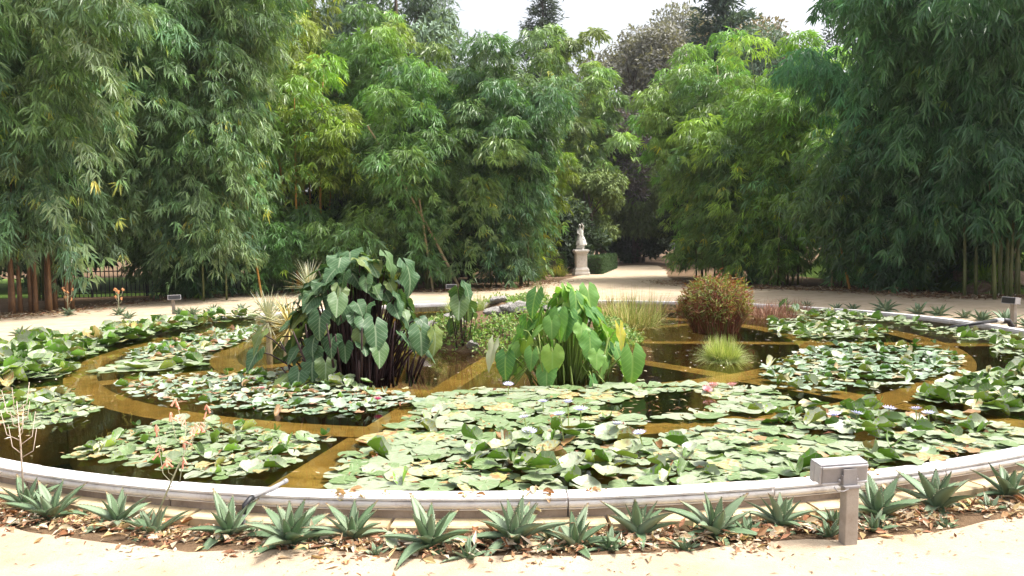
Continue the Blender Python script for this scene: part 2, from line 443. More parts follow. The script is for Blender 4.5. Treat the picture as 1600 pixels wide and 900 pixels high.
def water_mat():
    m_, nd, lk = new_mat('pond water')
    tc = N(nd, 'ShaderNodeTexCoord')
    nz = N(nd, 'ShaderNodeTexNoise', Scale=1.6, Detail=3)
    lk.new(tc.outputs['Object'], nz.inputs['Vector'])
    bp = N(nd, 'ShaderNodeBump', Strength=0.10, Distance=0.03)
    lk.new(nz.outputs['Fac'], bp.inputs['Height'])
    fr = N(nd, 'ShaderNodeFresnel', IOR=1.33)
    lk.new(bp.outputs[0], fr.inputs['Normal'])
    gl = N(nd, 'ShaderNodeBsdfGlossy', Roughness=0.02)
    lk.new(bp.outputs[0], gl.inputs['Normal'])
    tr = N(nd, 'ShaderNodeBsdfTransparent')
    tr.inputs['Color'].default_value = (0.86, 0.80, 0.62, 1)
    mx = N(nd, 'ShaderNodeMixShader')
    lk.new(fr.outputs[0], mx.inputs[0])
    lk.new(tr.outputs[0], mx.inputs[1])
    lk.new(gl.outputs[0], mx.inputs[2])
    out = N(nd, 'ShaderNodeOutputMaterial')
    lk.new(mx.outputs[0], out.inputs[0])
    return m_
M['water'] = water_mat()

# ------------------------------------------------------------------ leaf clouds
def unit(a):
    return a / np.maximum(np.linalg.norm(a, axis=-1, keepdims=True), 1e-9)

def leaf_mesh(name, P, D, Nn, L, W, tint, mat, fold=0.25, droop=0.0):
    """lance-shaped leaves, two triangles each, folded along the midrib"""
    P, D = np.asarray(P, float), unit(np.asarray(D, float))
    n = len(P)
    Nn = np.asarray(Nn, float)
    Nn = unit(Nn - D * np.sum(Nn * D, 1, keepdims=True))
    S_ = np.cross(D, Nn)
    L = np.broadcast_to(np.asarray(L, float), (n,))[:, None]
    W = np.broadcast_to(np.asarray(W, float), (n,))[:, None]
    mid = P + D * L * 0.4
    v = np.empty((n, 4, 3))
    v[:, 0] = P
    v[:, 1] = mid + S_ * W * 0.5 + Nn * W * fold
    v[:, 2] = P + D * L
    v[:, 2, 2] -= droop * L[:, 0]
    v[:, 3] = mid - S_ * W * 0.5 + Nn * W * fold
    b = np.arange(n)[:, None] * 4
    t = np.concatenate([b + np.array([[0, 1, 2]]), b + np.array([[0, 2, 3]])], 1).reshape(-1, 3)
    return np_mesh(name, v.reshape(-1, 3), t, mat, np.repeat(np.asarray(tint, float), 4, axis=0))

def sprays(rng, P, out, L, W, k=6, fan=52, down=0.9, tint=None, jitter=0.18, lvar=0.3):
    """fans of k leaves hanging from each point P; returns leaf arrays"""
    n = len(P)
    d0 = unit(out * 0.75 + np.array([0, 0, -down]) + rng.normal(0, jitter, (n, 3)))
    s_ = unit(np.cross(d0, unit(rng.normal(0, 0.6, (n, 3)) + np.array([0, 0, 1.0]) + out * 0.3)))
    nn = unit(np.cross(s_, d0))
    sg = np.sign(np.sum(nn * (out + np.array([0, 0, 1.0])), 1, keepdims=True))
    nn = nn * np.where(sg == 0, 1, sg)
    ang = np.radians(np.linspace(-fan, fan, k))[None, :] + rng.normal(0, 0.16, (n, k))
    D = d0[:, None] * np.cos(ang)[..., None] + s_[:, None] * np.sin(ang)[..., None] + rng.normal(0, 0.10, (n, k, 3))
    Pp = np.repeat(P[:, None], k, 1) + D * 0.02 + rng.normal(0, 0.02, (n, k, 3))
    NN = np.repeat(nn[:, None], k, 1) + rng.normal(0, 0.25, (n, k, 3))
    LL = L * (0.72 + 0.28 * np.cos(ang)) * rng.uniform(1 - lvar, 1 + lvar, (n, k))
    T = np.repeat(tint[:, None], k, 1) * rng.uniform(0.8, 1.25, (n, k, 1)) * 1.2
    return Pp.reshape(-1, 3), D.reshape(-1, 3), NN.reshape(-1, 3), LL.ravel(), (W * LL / L).ravel(), T.reshape(-1, 3)

def bamboo(name, base, label, seed, plumes=22, h=(5, 8), spread=2.0, tint=(0.07, 0.14, 0.06), tipt=None, leaf=(0.25, 0.034), tmin=0.12,
           branches=15, sp=11, blen=1.0, culm='culm_green', culms=9, weep=0.35, foot=0.7, group='bamboo clumps around the pool', dirbias=None, cr=0.035, category='bamboo', down=0.9, yellow=0.02, bare=None, dome=70, drad=0.75, culm_top=0.93, culm_k=0.8):
    rng = np.random.default_rng(seed)
    root = empty(name, (base[0], base[1], 0))
    tag(root, label, category, group)
    tint = np.array(tint)
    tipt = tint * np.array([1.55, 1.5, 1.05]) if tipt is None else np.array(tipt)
    Ps, Os, Ts = [], [], []
    for i in range(plumes):
        phi = 2 * PI * (i + rng.uniform(-0.4, 0.4)) / plumes * 2.0
        o = np.array([math.cos(phi), math.sin(phi), 0])
        if dirbias is not None:
            o = o + np.array([dirbias[0], dirbias[1], 0]) * rng.uniform(0.3, 1.0)
        k = math.sqrt(rng.uniform(0.03, 1))
        hh = rng.uniform(*h) * (1.0 - 0.28 * k)
        sprd = spread * k
        foot_p = np.array([rng.normal(0, foot * 0.5), rng.normal(0, foot * 0.5), 0]) + o * foot * 0.4 * k

        def pt(t):
            t = np.asarray(t, float)
            z = hh * (t - weep * 0.35 * np.clip(t - 0.55, 0, None) ** 2 * 2.2 - weep * 0.25 * t ** 4 * k)
            return foot_p + np.outer(np.ones_like(t), np.zeros(3)) + np.outer(sprd * t ** 1.8, o) + np.outer(z, [0, 0, 1])
        if i < culms * 2 and (i % 2 == 0 or k < 0.5) and k < culm_k:
            tt = np.linspace(0, culm_top, 9)
            pp = pt(tt)
            MB().tube(pp, list(np.linspace(cr, cr * 0.22, 9)), n=6).build('culm', M[culm], root, smooth=True)
        tone = rng.uniform(0.72, 1.28) * np.array([rng.uniform(0.82, 1.18), 1.0, rng.uniform(0.8, 1.15)])
        for td, nd_ in ((0.97, dome), (rng.uniform(0.66, 0.8), dome * 2 // 3), (rng.uniform(0.4, 0.6), dome // 2)):
            if nd_ < 1 or (bare and td < bare + 0.1) or td < tmin + 0.08:
                continue
            cpt = pt(np.array([td]))[0] + o * 0.25 * drad * k
            dv = unit(rng.normal(0, 1, (nd_, 3)))
            dv[:, 2] = np.abs(dv[:, 2]) * 1.1 - 0.35
            rd = drad * rng.uniform(0.75, 1.2)
            q = cpt + dv * rd * rng.uniform(0.72, 1.08, (nd_, 1)) * np.array([1, 1, 0.85])
            ok = q[:, 2] > 0.15
            q, dv = q[ok], dv[ok]
            if len(q):
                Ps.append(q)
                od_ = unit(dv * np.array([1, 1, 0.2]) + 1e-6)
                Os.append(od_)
                fr_t = np.clip(dv[:, 2:3] * 0.9 + 0.2, 0, 1)  # domes tinted lighter on top: fresh growth plus painted top light
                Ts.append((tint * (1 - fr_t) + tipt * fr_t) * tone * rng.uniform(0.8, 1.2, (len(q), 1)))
        nb = int(branches * (0.7 + 0.6 * rng.random()))
        tb = rng.uniform(tmin, 1.0, nb) ** 0.8
        if bare:
            tb = bare + (1 - bare) * tb
        pb = pt(tb)
        for j in range(nb):
            t = tb[j]
            az = rng.uniform(0, 2 * PI)
            od = unit(np.array([math.cos(az), math.sin(az), 0]) + o * 0.8 * k)
            bl = blen * rng.uniform(0.45, 1.1) * (0.35 + 0.9 * math.sin(PI * min(1, 0.12 + 0.8 * t)))
            m_ = int(sp * 0.8 * (0.6 + 0.8 * rng.random()))
            s_ = rng.uniform(0.1, 1.0, m_) ** 0.75
            rise = rng.uniform(0.0, 0.5)
            q = pb[j] + np.outer(s_ * bl, od) + np.outer(bl * (rise * s_ - (0.45 + weep) * s_ ** 2), [0, 0, 1])
            q = q + rng.normal(0, 0.10, (m_, 3)) * np.array([1, 1, 0.8])
            q = q[q[:, 2] > 0.12]
            if not len(q):
                continue
            Ps.append(q)
            Os.append(np.tile(od, (len(q), 1)))
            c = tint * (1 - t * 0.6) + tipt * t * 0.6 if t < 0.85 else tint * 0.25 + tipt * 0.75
            c = c * tone * rng.uniform(0.85, 1.15)
            c = np.tile(c, (len(q), 1)) * rng.uniform(0.82, 1.2, (len(q), 1))
            ye = rng.random(len(q)) < yellow
            c[ye] = c[ye] * np.array([2.6, 1.7, 0.9])
            Ts.append(c)
    P, O, T = np.concatenate(Ps), np.concatenate(Os), np.concatenate(Ts)
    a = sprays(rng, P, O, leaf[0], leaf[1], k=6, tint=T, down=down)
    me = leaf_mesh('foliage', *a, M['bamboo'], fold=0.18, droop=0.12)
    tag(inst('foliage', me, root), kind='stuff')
    return root

def tree(name, base, label, seed, height, crown, tint, trunk_r=0.3, blobs=26, per=420, leaf=(0.28, 0.13), cat='tree', flat=0.7, group='tall trees behind the bamboo', trunk='bark', crown_z=None, down=0.2):
    """broadleaf or pine tree: trunk with limbs, crown of leaf clusters"""
    rng = np.random.default_rng(seed)
    root = empty(name, (base[0], base[1], 0))
    tag(root, label, cat, group)
    rx, rz = crown
    cz = height - rz if crown_z is None else crown_z
    tr = MB()
    tr.tube([(0, 0, -0.1), (0.1, 0, cz * 0.4), (rng.normal(0, 0.3), rng.normal(0, 0.3), cz * 0.8), (rng.normal(0, .4), 0, cz + rz * 0.5)], [trunk_r, trunk_r * 0.8, trunk_r * 0.6, trunk_r * 0.25], n=8)
    Ps, Ts, Os = [], [], []
    for b in range(blobs):
        th, ph = rng.uniform(0, 2 * PI), math.asin(rng.uniform(-0.75, 1))
        rr = rng.uniform(0.55, 0.95)
        c = np.array([rx * rr * math.cos(th) * math.cos(ph), rx * rr * math.sin(th) * math.cos(ph), cz + rz * rr * math.sin(ph)])
        if b % 3 == 0:
            tr.tube([(0, 0, cz * 0.75), (c[0] * 0.5, c[1] * 0.5, cz * 0.55 + c[2] * 0.4), tuple(c)], [trunk_r * 0.4, trunk_r * 0.25, trunk_r * 0.08], n=5)
        br = rng.uniform(0.22, 0.42) * rx
        v = unit(rng.normal(0, 1, (per, 3)))
        q = c + v * (br * rng.uniform(0.35, 1.0, (per, 1)) ** 0.6) * np.array([1, 1, flat])
        Ps.append(q)
        Os.append(v)
        Ts.append(np.tile(np.array(tint) * rng.uniform(0.75, 1.25), (per, 1)) * rng.uniform(0.7, 1.3, (per, 1)))
    tr.build('trunk', M[trunk], root, smooth=True)
    P, O, T = np.concatenate(Ps), np.concatenate(Os), np.concatenate(Ts)
    n = len(P)
    D = unit(O * 0.6 + rng.normal(0, 0.7, (n, 3)) + np.array([0, 0, -down]))
    Nn = unit(O + np.array([0, 0, 0.8]) + rng.normal(0, 0.5, (n, 3)))
    me = leaf_mesh('crown', P, D, Nn, leaf[0] * rng.uniform(0.6, 1.3, n), leaf[1], T, M['tree_leaf'], fold=0.1)
    tag(inst('crown', me, root), kind='stuff')
    return root

# ------------------------------------------------------------------ dimensions of the place
PC = Vector((0.0, 11.43, 0.0))          # pool centre
R3o, R3i, R2o, R2i, R1o, R1i, HW = 7.32, 7.195, 5.79, 5.455, 4.22, 3.88, 0.166
WZ = 0.096                              # water level; rim top is 0.13 above the path
TH0 = R(-101.1)                         # direction of one divider, the others every 45 degrees

def polar(a, r):
    """a degrees, 0 = towards the camera side of the pool, positive to the right"""
    return PC + Vector((math.sin(R(a)) * r, -math.cos(R(a)) * r, 0))

# ------------------------------------------------------------------ ground
def ground():
    rs = [7.30, 7.42, 7.56, 7.64, 7.70, 7.77, 8.6, 9.6, 11, 13, 16, 20, 26, 36, 60, 90, 120, 150]
    zs = [-0.05, -0.045, -0.035, -0.02, -0.004, 0.0] + [0.0] * 12
    n = 180
    rng = random.Random(3)
    v, f = [], []
    for i, (r_, z) in enumerate(zip(rs, zs)):
        for k in range(n):
            a = 2 * PI * k / n
            rr = r_ + (rng.uniform(-0.035, 0.035) if 1 < i < 6 else 0)
            v.append((PC.x + rr * math.cos(a), PC.y + rr * math.sin(a), z + (rng.uniform(-0.006, 0.006) if i < 5 else 0)))
    for i in range(len(rs) - 1):
        for k in range(n):
            a, b = i * n + k, i * n + (k + 1) % n
            f.append((a, b, b + n, a + n))
    mb = MB()
    mb.add(v, f)
    tag(mb.build('ground', M['earth'], smooth=True), kind='structure')
ground()

def sheet(name, pts, z, mat, thick=0.0):
    """filled outline as one sheet"""
    bm = bmesh.new()
    vs_ = [bm.verts.new((x, y, z)) for x, y in pts]
    bm.faces.new(vs_)
    bmesh.ops.triangulate(bm, faces=bm.faces[:])
    me = bpy.data.meshes.new(name)
    bm.to_mesh(me)
    bm.free()
    if me.polygons and me.polygons[0].normal.z < 0:
        me.flip_normals()
    me.materials.append(mat)
    return tag(inst(name, me), kind='structure')

def path_sheet():
    # outer outline of the sand, seen from above, counter-clockwise from the right bed edge
    rng = random.Random(8)
    outer = [(5.79, 29.2), (7.86, 41.3), (9.0, 49.5), (8.0, 51.5), (6.2, 50.0), (4.9, 45.0), (3.6, 37.6), (2.68, 35.3), (1.58, 30.8), (-0.15, 25.6), (-2.13, 24.9), (-5.44, 25.9), (-8.58, 25.7), (-10.65, 23.3),
             (-11.53, 18.8), (-11.85, 17.8), (-12.6, 14), (-13.5, 8), (-13, 0), (-9, -9), (0, -12), (9, -9), (13, 0), (14, 8), (13.4, 14.5), (12.6, 18.4), (10.44, 18.6), (9.99, 20.0), (9.62, 21.7), (7.57, 23.6), (5.7, 26.1)]
    pts = []
    for i, p in enumerate(outer):
        q = outer[(i + 1) % len(outer)]
        m_ = max(2, int(math.hypot(q[0] - p[0], q[1] - p[1]) / 0.6))
        for k in range(m_):
            t = k / m_
            pts.append((p[0] + (q[0] - p[0]) * t + rng.uniform(-0.1, 0.1), p[1] + (q[1] - p[1]) * t + rng.uniform(-0.1, 0.1)))
    inner = []
    for k in range(240):
        a = 2 * PI * k / 240
        r_ = 7.79 + rng.uniform(-0.035, 0.035) + 0.04 * math.sin(a * 23) + 0.03 * math.sin(a * 41)
        inner.append((PC.x + r_ * math.cos(a), PC.y + r_ * math.sin(a)))
    bm = bmesh.new()
    eds = []
    for loop in (pts, inner):
        vs_ = [bm.verts.new((x, y, 0.005)) for x, y in loop]
        for i in range(len(vs_)):
            eds.append(bm.edges.new((vs_[i], vs_[(i + 1) % len(vs_)])))
    bmesh.ops.triangle_fill(bm, use_beauty=True, use_dissolve=False, edges=eds)
    for f_ in bm.faces:
        if f_.normal.z < 0:
            f_.normal_flip()
    me = bpy.data.meshes.new('sand_path')
    bm.to_mesh(me)
    bm.free()
    me.materials.append(M['sand'])
    tag(inst('sand_path', me), kind='structure')
path_sheet()
sheet('lawn', [(-30, 26.5), (-15.6, 25.7), (-8.6, 26.5), (-7.5, 32), (-7.5, 42), (-30, 46)], 0.012, M['lawn'])

# ------------------------------------------------------------------ pool
def arc_block(prof, a0, a1, steps, mats, name, mi=None):
    """closed profile (r, z) swept about the pool centre axis from a0 to a1"""
    mb = MB()
    n = len(prof)
    vs_ = []
    for s_ in range(steps + 1):
        a = a0 + (a1 - a0) * s_ / steps
        vs_ += [(r_ * math.cos(a), r_ * math.sin(a), z) for r_, z in prof]
    for s_ in range(steps):
        for k in range(n):
            b = (k + 1) % n
            mb.f.append((s_ * n + k, s_ * n + b, (s_ + 1) * n + b, (s_ + 1) * n + k))
            mb.m.append(0)
    mb.v = vs_
    mb.f += [tuple(range(n))[::-1], tuple(steps * n + k for k in range(n))]
    mb.m += [0, 0]
    return mb.mesh(name, mats)

pool = empty('lily_pool', PC)
tag(pool, 'round stone lily pool with moulded white rim and sunken brown dividing walls', 'pool')
NSEG = 40
seg = 2 * PI / NSEG
rim_prof = [(7.195, -0.5), (7.290, -0.5), (7.290, 0.056), (7.304, 0.0575), (7.305, 0.0625), (7.297, 0.0632), (7.297, 0.0665), (7.3055, 0.068), (7.312, 0.072), (7.3185, 0.080), (7.3215, 0.090), (7.3205, 0.100), (7.314, 0.1075), (7.306, 0.1088), (7.297, 0.1095), (7.297, 0.1135), (7.3215, 0.1145), (7.323, 0.126), (7.319, 0.130), (7.197, 0.130)]
ledge_prof = [(7.2905, -0.4), (7.405, -0.4), (7.408, 0.006), (7.400, 0.014), (7.2905, 0.017)]
gap = 0.0045 / 7.3
rim_me = arc_block(rim_prof, gap, seg - gap, 6, M['marble'], 'rim_stone')
riser_me = arc_block([(7.280, -0.02), (7.294, -0.02), (7.2945, 0.0575), (7.280, 0.0575)], gap, seg - gap, 6, M['rim_face_shade'], 'riser_shade')  # thin dark skin over the rim stones, shade put into its colour
ledge_me = arc_block(ledge_prof, gap * 2, seg - gap * 2, 6, M['ledge'], 'ledge_stone')
prg = random.Random(5)
for k in range(NSEG):
    inst('rim_stone', rim_me, pool, (0, 0, prg.uniform(-0.003, 0.003)), (0, 0, k * seg + R(2)))
    inst('riser_shade', riser_me, pool, (0, 0, 0), (0, 0, k * seg + R(2)))
    inst('ledge_stone', ledge_me, pool, (0, 0, prg.uniform(-0.004, 0.003)), (0, 0, (k + 0.4) * seg))
WALL_T = WZ - 0.028
for r0, r1 in ((R1i, R1o), (R2i, R2o)):
    me = arc_block([(r0, -0.75), (r1, -0.75), (r1, WALL_T), (r0, WALL_T)], 0, 2 * PI, 128, M['algae'], 'ring_wall')
    inst('ring_wall', me, pool)
for k in range(8):
    a = TH0 + k * PI / 4
    for r0, r1, w_ in ((0.3, R1i - 0.003, 0.13), (R1o + 0.003, R2i - 0.003, HW), (R2o + 0.003, R3i - 0.003, HW)):
        mb = MB()
        mb.box(((r0 + r1) / 2, 0, (WALL_T - 0.004 - 0.75) / 2), (r1 - r0, w_ * 2, WALL_T - 0.004 + 0.75))
        mb.build('radial_wall', M['algae'], pool, rot=(0, 0, a))
mb = MB()
mb.lathe([(0.01, -0.72), (3, -0.72), (7.22, -0.72)], 64)
mb.build('basin_floor', M['mud'], pool)
mb = MB()
mb.lathe([(7.19, WZ), (4.0, WZ), (0.01, WZ)], 96)
wo = mb.build('water', M['water'], loc=(PC.x, PC.y, 0), smooth=True)
tag(wo, kind='structure')

# ------------------------------------------------------------------ water lilies
def pad_mesh(name, seed, mode, small=False):
    """one lily pad: notched disc with a separate underside; mode flat / wavy / cup / fold"""
    rng = random.Random(seed)
    n, rings = 15, 3
    ph = [rng.uniform(0, 2 * PI) for _ in range(4)]
    am = {'flat': 0.035, 'wavy': 0.10, 'cup': 0.10, 'fold': 0.08}[mode]
    notch = R(rng.uniform(10, 22))
    top = [(0, 0, 0)]
    for i in range(1, rings + 1):
        q = i / rings
        for k in range(n):
            a = notch / 2 + (2 * PI - notch) * k / (n - 1)
            r_ = q * (1 + 0.06 * math.sin(3 * a + ph[0]) + 0.04 * math.sin(7 * a + ph[1]))
            z = am * q * q * (math.sin(2 * a + ph[2]) + 0.7 * math.sin(5 * a + ph[3]))
            x, y = r_ * math.cos(a), r_ * math.sin(a)
            if mode == 'flat':
                z = max(z, 0) * 1.0 + 0.012 * q
            if mode == 'cup':
                z += 0.42 * q ** 2 * (0.6 + 0.4 * math.sin(a + ph[0]))
            if mode == 'fold':
                ay = abs(y)
                z += 0.95 * ay ** 1.25
                y = y * (1 - 0.42 * ay)
                z += 0.25 * x
            top.append((x, y, z))
    fs = [(0, 1 + k, 2 + k) for k in range(n - 1)]
    for i in range(rings - 1):
        for k in range(n - 1):
            a, b = 1 + i * n + k, 2 + i * n + k
            fs.append((a, a + n, b + n, b))
    mb = MB()
    mb.add(top, fs, 0)
    mb.add([(x, y, z - 0.02) for x, y, z in top], [f_[::-1] for f_ in fs], 1)
    return mb.mesh(name, [M['pad_top_small' if small else 'pad_top'], M['pad_under']], smooth=True)

PADS = {m_: [pad_mesh('lily_pad', 10 * i + j, m_) for j in range(4)] for i, m_ in enumerate(('flat', 'wavy', 'cup', 'fold'))}
PADS_S = {m_: [pad_mesh('lily_pad_small', 100 + 10 * i + j, m_, True) for j in range(4)] for i, m_ in enumerate(('flat', 'wavy', 'cup', 'fold'))}

def mesh_np(me_):
    co = np.empty(len(me_.vertices) * 3)
    me_.vertices.foreach_get('co', co)
    tr, mi = [], []
    for p_ in me_.polygons:
        for k in range(1, len(p_.vertices) - 1):
            tr.append((p_.vertices[0], p_.vertices[k], p_.vertices[k + 1]))
            mi.append(p_.material_index)
    return co.reshape(-1, 3), np.array(tr), np.array(mi)
PAD_NP = {m_.name: mesh_np(m_) for l_ in (PADS, PADS_S) for ms_ in l_.values() for m_ in ms_}

def in_poly(p, poly):
    x, y = p
    ins = False
    j = len(poly) - 1
    for i in range(len(poly)):
        xi, yi = poly[i]
        xj, yj = poly[j]
        if (yi > y) != (yj > y) and x < (xj - xi) * (y - yi) / (yj - yi) + xi:
            ins = not ins
        j = i
    return ins

def petal_flower(name, mat, n=16, rad=0.06, lift=0.55):
    mb = MB()
    for ring, (k, l_, el) in enumerate(((n, 1.0, lift), (n * 2 // 3, 0.85, lift + 0.35))):
        for i in range(k):
            a = 2 * PI * (i + ring * 0.5) / k
            d = Vector((math.cos(a) * math.cos(el), math.sin(a) * math.cos(el), math.sin(el)))
            s_ = Vector((-math.sin(a), math.cos(a), 0))
            up = d.cross(s_) * -1
            r_ = rad * l_
            pts = [d * 0.08 * r_, d * 0.5 * r_ + s_ * 0.14 * r_ + up * 0.05 * r_, d * r_ + up * 0.10 * r_, d * 0.5 * r_ - s_ * 0.14 * r_ + up * 0.05 * r_]
            mb.add(pts, [(0, 1, 2), (0, 2, 3)])
    return mb.mesh(name, mat)

FL = {'lilac': petal_flower('flower_lilac', M['lilac']), 'pink': petal_flower('flower_pink', M['pink'], rad=0.085, lift=0.75), 'magenta': petal_flower('flower_magenta', M['magenta'], rad=0.06, lift=0.6)}
FC_ = MB().lathe([(0.0, 0.02), (0.008, 0.021), (0.011, 0.006), (0.004, 0.0)], 8).mesh('flower_centre', M['yellow'])
FS_ = MB().tube([(0, 0, -0.3), (0.006, 0.002, -0.1), (0, 0, 0.002)], 0.0045, n=5).mesh('flower_stalk', M['taro_stalk'])

def flower(root, x, y, h, kind, s_=1.0, tilt=0.2):
    o = inst('flower', FL[kind], root, (x - root.location.x, y - root.location.y, WZ + h - root.location.z), (random.uniform(-tilt, tilt), random.uniform(-tilt, tilt), random.uniform(0, 6)), s_)
    inst('flower_centre', FC_, o)
    inst('flower_stalk', FS_, o)
    return o

def lily_patch(label, polys, count, size, mix, seed, small=False, raise_=0.02, holes=(), name='water_lily', group='water lily beds in the pool', sep=0.75, clump=False):
    """one lily plant: its pads fill the polygons; mix = shares of flat, wavy, cup, fold"""
    rng = random.Random(seed)
    cx = sum(q[0] for q in polys[0]) / len(polys[0])
    cy = sum(q[1] for q in polys[0]) / len(polys[0])
    root = empty(name, (cx, cy, WZ))
    tag(root, label, 'water lily', group)
    xs = [q[0] for p_ in polys for q in p_]
    ys = [q[1] for p_ in polys for q in p_]
    placed, specs = [], []
    tries = 0
    kinds = ('flat', 'wavy', 'cup', 'fold')
    lib = PADS_S if small else PADS
    while len(placed) < count and tries < count * 60:
        tries += 1
        x, y = rng.uniform(min(xs), max(xs)), rng.uniform(min(ys), max(ys))
        if not any(in_poly((x, y), p_) for p_ in polys) or any(in_poly((x, y), h_) for h_ in holes):
            continue
        if math.hypot(x - PC.x, y - PC.y) > 7.14:
            continue
        s_ = size[0] + (size[1] - size[0]) * rng.random() ** 1.4
        if sep > 0 and tries < count * 30 and any((x - a) ** 2 + (y - b) ** 2 < (sep * (s_ + c) * 0.5) ** 2 for a, b, c in placed):
            continue
        placed.append((x, y, s_))
        kd = rng.choices(kinds, mix)[0]
        if clump and kd in ('cup', 'fold') and math.sin(x * 2.9 + seed) + math.cos(y * 3.7 + x * 1.3) < 0.1:
            kd = 'flat'
            s_ *= 1.25
        lift = {'flat': rng.uniform(0.002, 0.012), 'wavy': rng.uniform(0.004, 0.02) + raise_ * 0.4 * rng.random(), 'cup': 0.01 + raise_ * rng.random(), 'fold': 0.01 + raise_ * rng.random()}[kd]
        tl = {'flat': 0.015, 'wavy': 0.10, 'cup': 0.30, 'fold': 0.5}[kd]
        specs.append((s_ / y, rng.choice(lib[kd]), (x - cx, y - cy, lift), (rng.uniform(-tl, tl), rng.uniform(-tl, tl), rng.uniform(0, 2 * PI)), (s_, s_ * rng.uniform(0.85, 1.1), s_)))
    specs.sort(key=lambda q: -q[0])
    for _, me_, l_, r_, k_ in specs[:298]:
        inst('pad', me_, root, l_, r_, k_)
    if len(specs) > 298:      # the smaller pads past the limit, joined
        V, T, Rn, Mi, off = [], [], [], [], 0
        for _, me_, l_, r_, k_ in specs[298:]:
            mat4 = np.array(Matrix.LocRotScale(Vector(l_), Euler(r_), Vector(k_)))
            co = PAD_NP[me_.name][0]
            V.append(co @ mat4[:3, :3].T + mat4[:3, 3])
            T.append(PAD_NP[me_.name][1] + off)
            Mi.append(PAD_NP[me_.name][2])
            Rn.append(np.full(len(co), rng.random() - 0.5))
            off += len(co)
        me_ = np_mesh('small_pads', np.concatenate(V), np.concatenate(T), M['pad_top_small' if small else 'pad_top'], smooth=True)
        me_.materials.append(M['pad_under'])
        me_.polygons.foreach_set('material_index', np.concatenate(Mi).astype(np.int32))
        at = me_.attributes.new('rnd', 'FLOAT', 'POINT')
        at.data.foreach_set('value', np.concatenate(Rn).astype(np.float32))
        tag(inst('small_pads', me_, root), kind='stuff')
    return root

hole = [(0.64, 6.47), (1.1, 7.04), (1.67, 7.24), (1.75, 6.78), (1.43, 6.21), (0.96, 6.15)]
F1 = [(-1.13, 4.42), (-1.16, 5.26), (-1.0, 5.7), (-0.89, 6.34), (-0.72, 7.29), (-0.18, 7.41), (0.31, 7.53), (1.17, 7.51), (1.56, 7.58), (2.34, 7.3), (2.29, 6.34), (0.93, 5.98), (0.4, 5.42), (-0.31, 5.21), (-0.35, 4.35)]
F2 = [(-0.35, 4.35), (-0.34, 5.3), (0.04, 5.54), (0.71, 5.74), (0.88, 5.39), (1.38, 5.77), (2.25, 6.22), (2.8, 6.42), (3.03, 6.04), (3.29, 5.8), (3.59, 5.54), (3.25, 5.0), (2.6, 4.72), (1.73, 4.48), (1.15, 4.37), (0.49, 4.33), (0.03, 4.32)]
random.seed(21)
la = lily_patch('water lily with big flat round pale pads between the taro and the near rim', [F1], 290, (0.06, 0.165), (8, 2.6, 0.2, 0.1), 31, holes=[hole], sep=0.95)
flower(la, -0.09, 7.08, 0.10, 'lilac')
flower(la, 0.20, 6.38, 0.08, 'lilac', 0.9)
flower(la, 1.77, 7.07, 0.05, 'pink', 0.95, 0.3)
flower(la, 1.70, 7.02, 0.03, 'pink', 0.8, 0.4)
flower(la, 1.98, 7.21, 0.03, 'pink', 0.8)
lb = lily_patch('water lily with crowded upright curled green pads and lilac star flowers along the rim', [F2], 620, (0.05, 0.10), (2.8, 3.6, 2.6, 2.2), 32, raise_=0.08, sep=0.66, clump=True)
for x, y, h_ in ((0.04, 5.63, 0.12), (0.07, 5.27, 0.10), (0.28, 5.34, 0.20), (0.37, 5.85, 0.18), (0.46, 5.76, 0.14), (0.67, 5.32, 0.13), (0.80, 5.14, 0.11), (2.32, 5.71, 0.08), (2.78, 5.84, 0.09), (2.95, 5.78, 0.10), (3.01, 5.72, 0.08), (2.5, 5.75, 0.08)):
    flower(lb, x, y, h_, 'lilac', random.uniform(0.85, 1.15))
P2 = [(-3.13, 5.22), (-3.06, 5.84), (-2.88, 6.33), (-2.03, 5.98), (-1.35, 5.59), (-1.41, 5.28), (-1.48, 4.79), (-1.87, 4.67), (-2.29, 4.9), (-2.69, 5.04)]
P2b = [(-5.15, 7.69), (-4.81, 7.76), (-4.5, 7.73), (-3.72, 6.82), (-3.64, 6.27), (-3.87, 6.07), (-4.09, 6.08)]
lily_patch('water lily with pale ragged pads in dark water behind the coral flower stalk', [P2], 330, (0.04, 0.075), (6, 3, 1.2, 0.8), 33, raise_=0.03)
lily_patch('water lily with ragged browning pads in dark water beside the bare pink flower stalk', [P2b], 190, (0.045, 0.085), (5, 3, 1.5, 1), 34, raise_=0.04)
P3 = [(-8.6, 13.0), (-8.1, 14.67), (-7.6, 15.81), (-6.9, 16.9), (-5.9, 17.4), (-5.27, 15.73), (-5.81, 14.79), (-5.9, 12.5), (-6.0, 10.9), (-5.7, 9.58), (-5.2, 8.7), (-5.6, 8.25), (-6.6, 9.4)]
lily_patch('water lily with a high heap of big leathery green pads beside the sand path', [P3], 650, (0.085, 0.15), (1.2, 3.4, 2.6, 2.0), 35, raise_=0.16, sep=0.55)
P3n = [(-5.45, 8.15), (-5.05, 8.75), (-5.45, 9.6), (-5.85, 10.9), (-7.05, 11.4), (-6.7, 9.3), (-6.1, 8.3)]
lily_patch('water lily with tightly packed yellow green pads where the divider meets the sand side', [P3n], 300, (0.08, 0.13), (1.6, 3.6, 2.2, 1.8), 47, raise_=0.10, sep=0.55)
P4 = [(-4.89, 8.86), (-4.95, 9.85), (-4.01, 9.86), (-3.71, 9.3), (-4.29, 8.98)]
P4b = [(-5.3, 10.57), (-5.3, 11.98), (-5.1, 13.2), (-4.5, 14.2), (-4.28, 12.75), (-4.12, 11.04), (-4.25, 10.1), (-4.9, 9.9)]
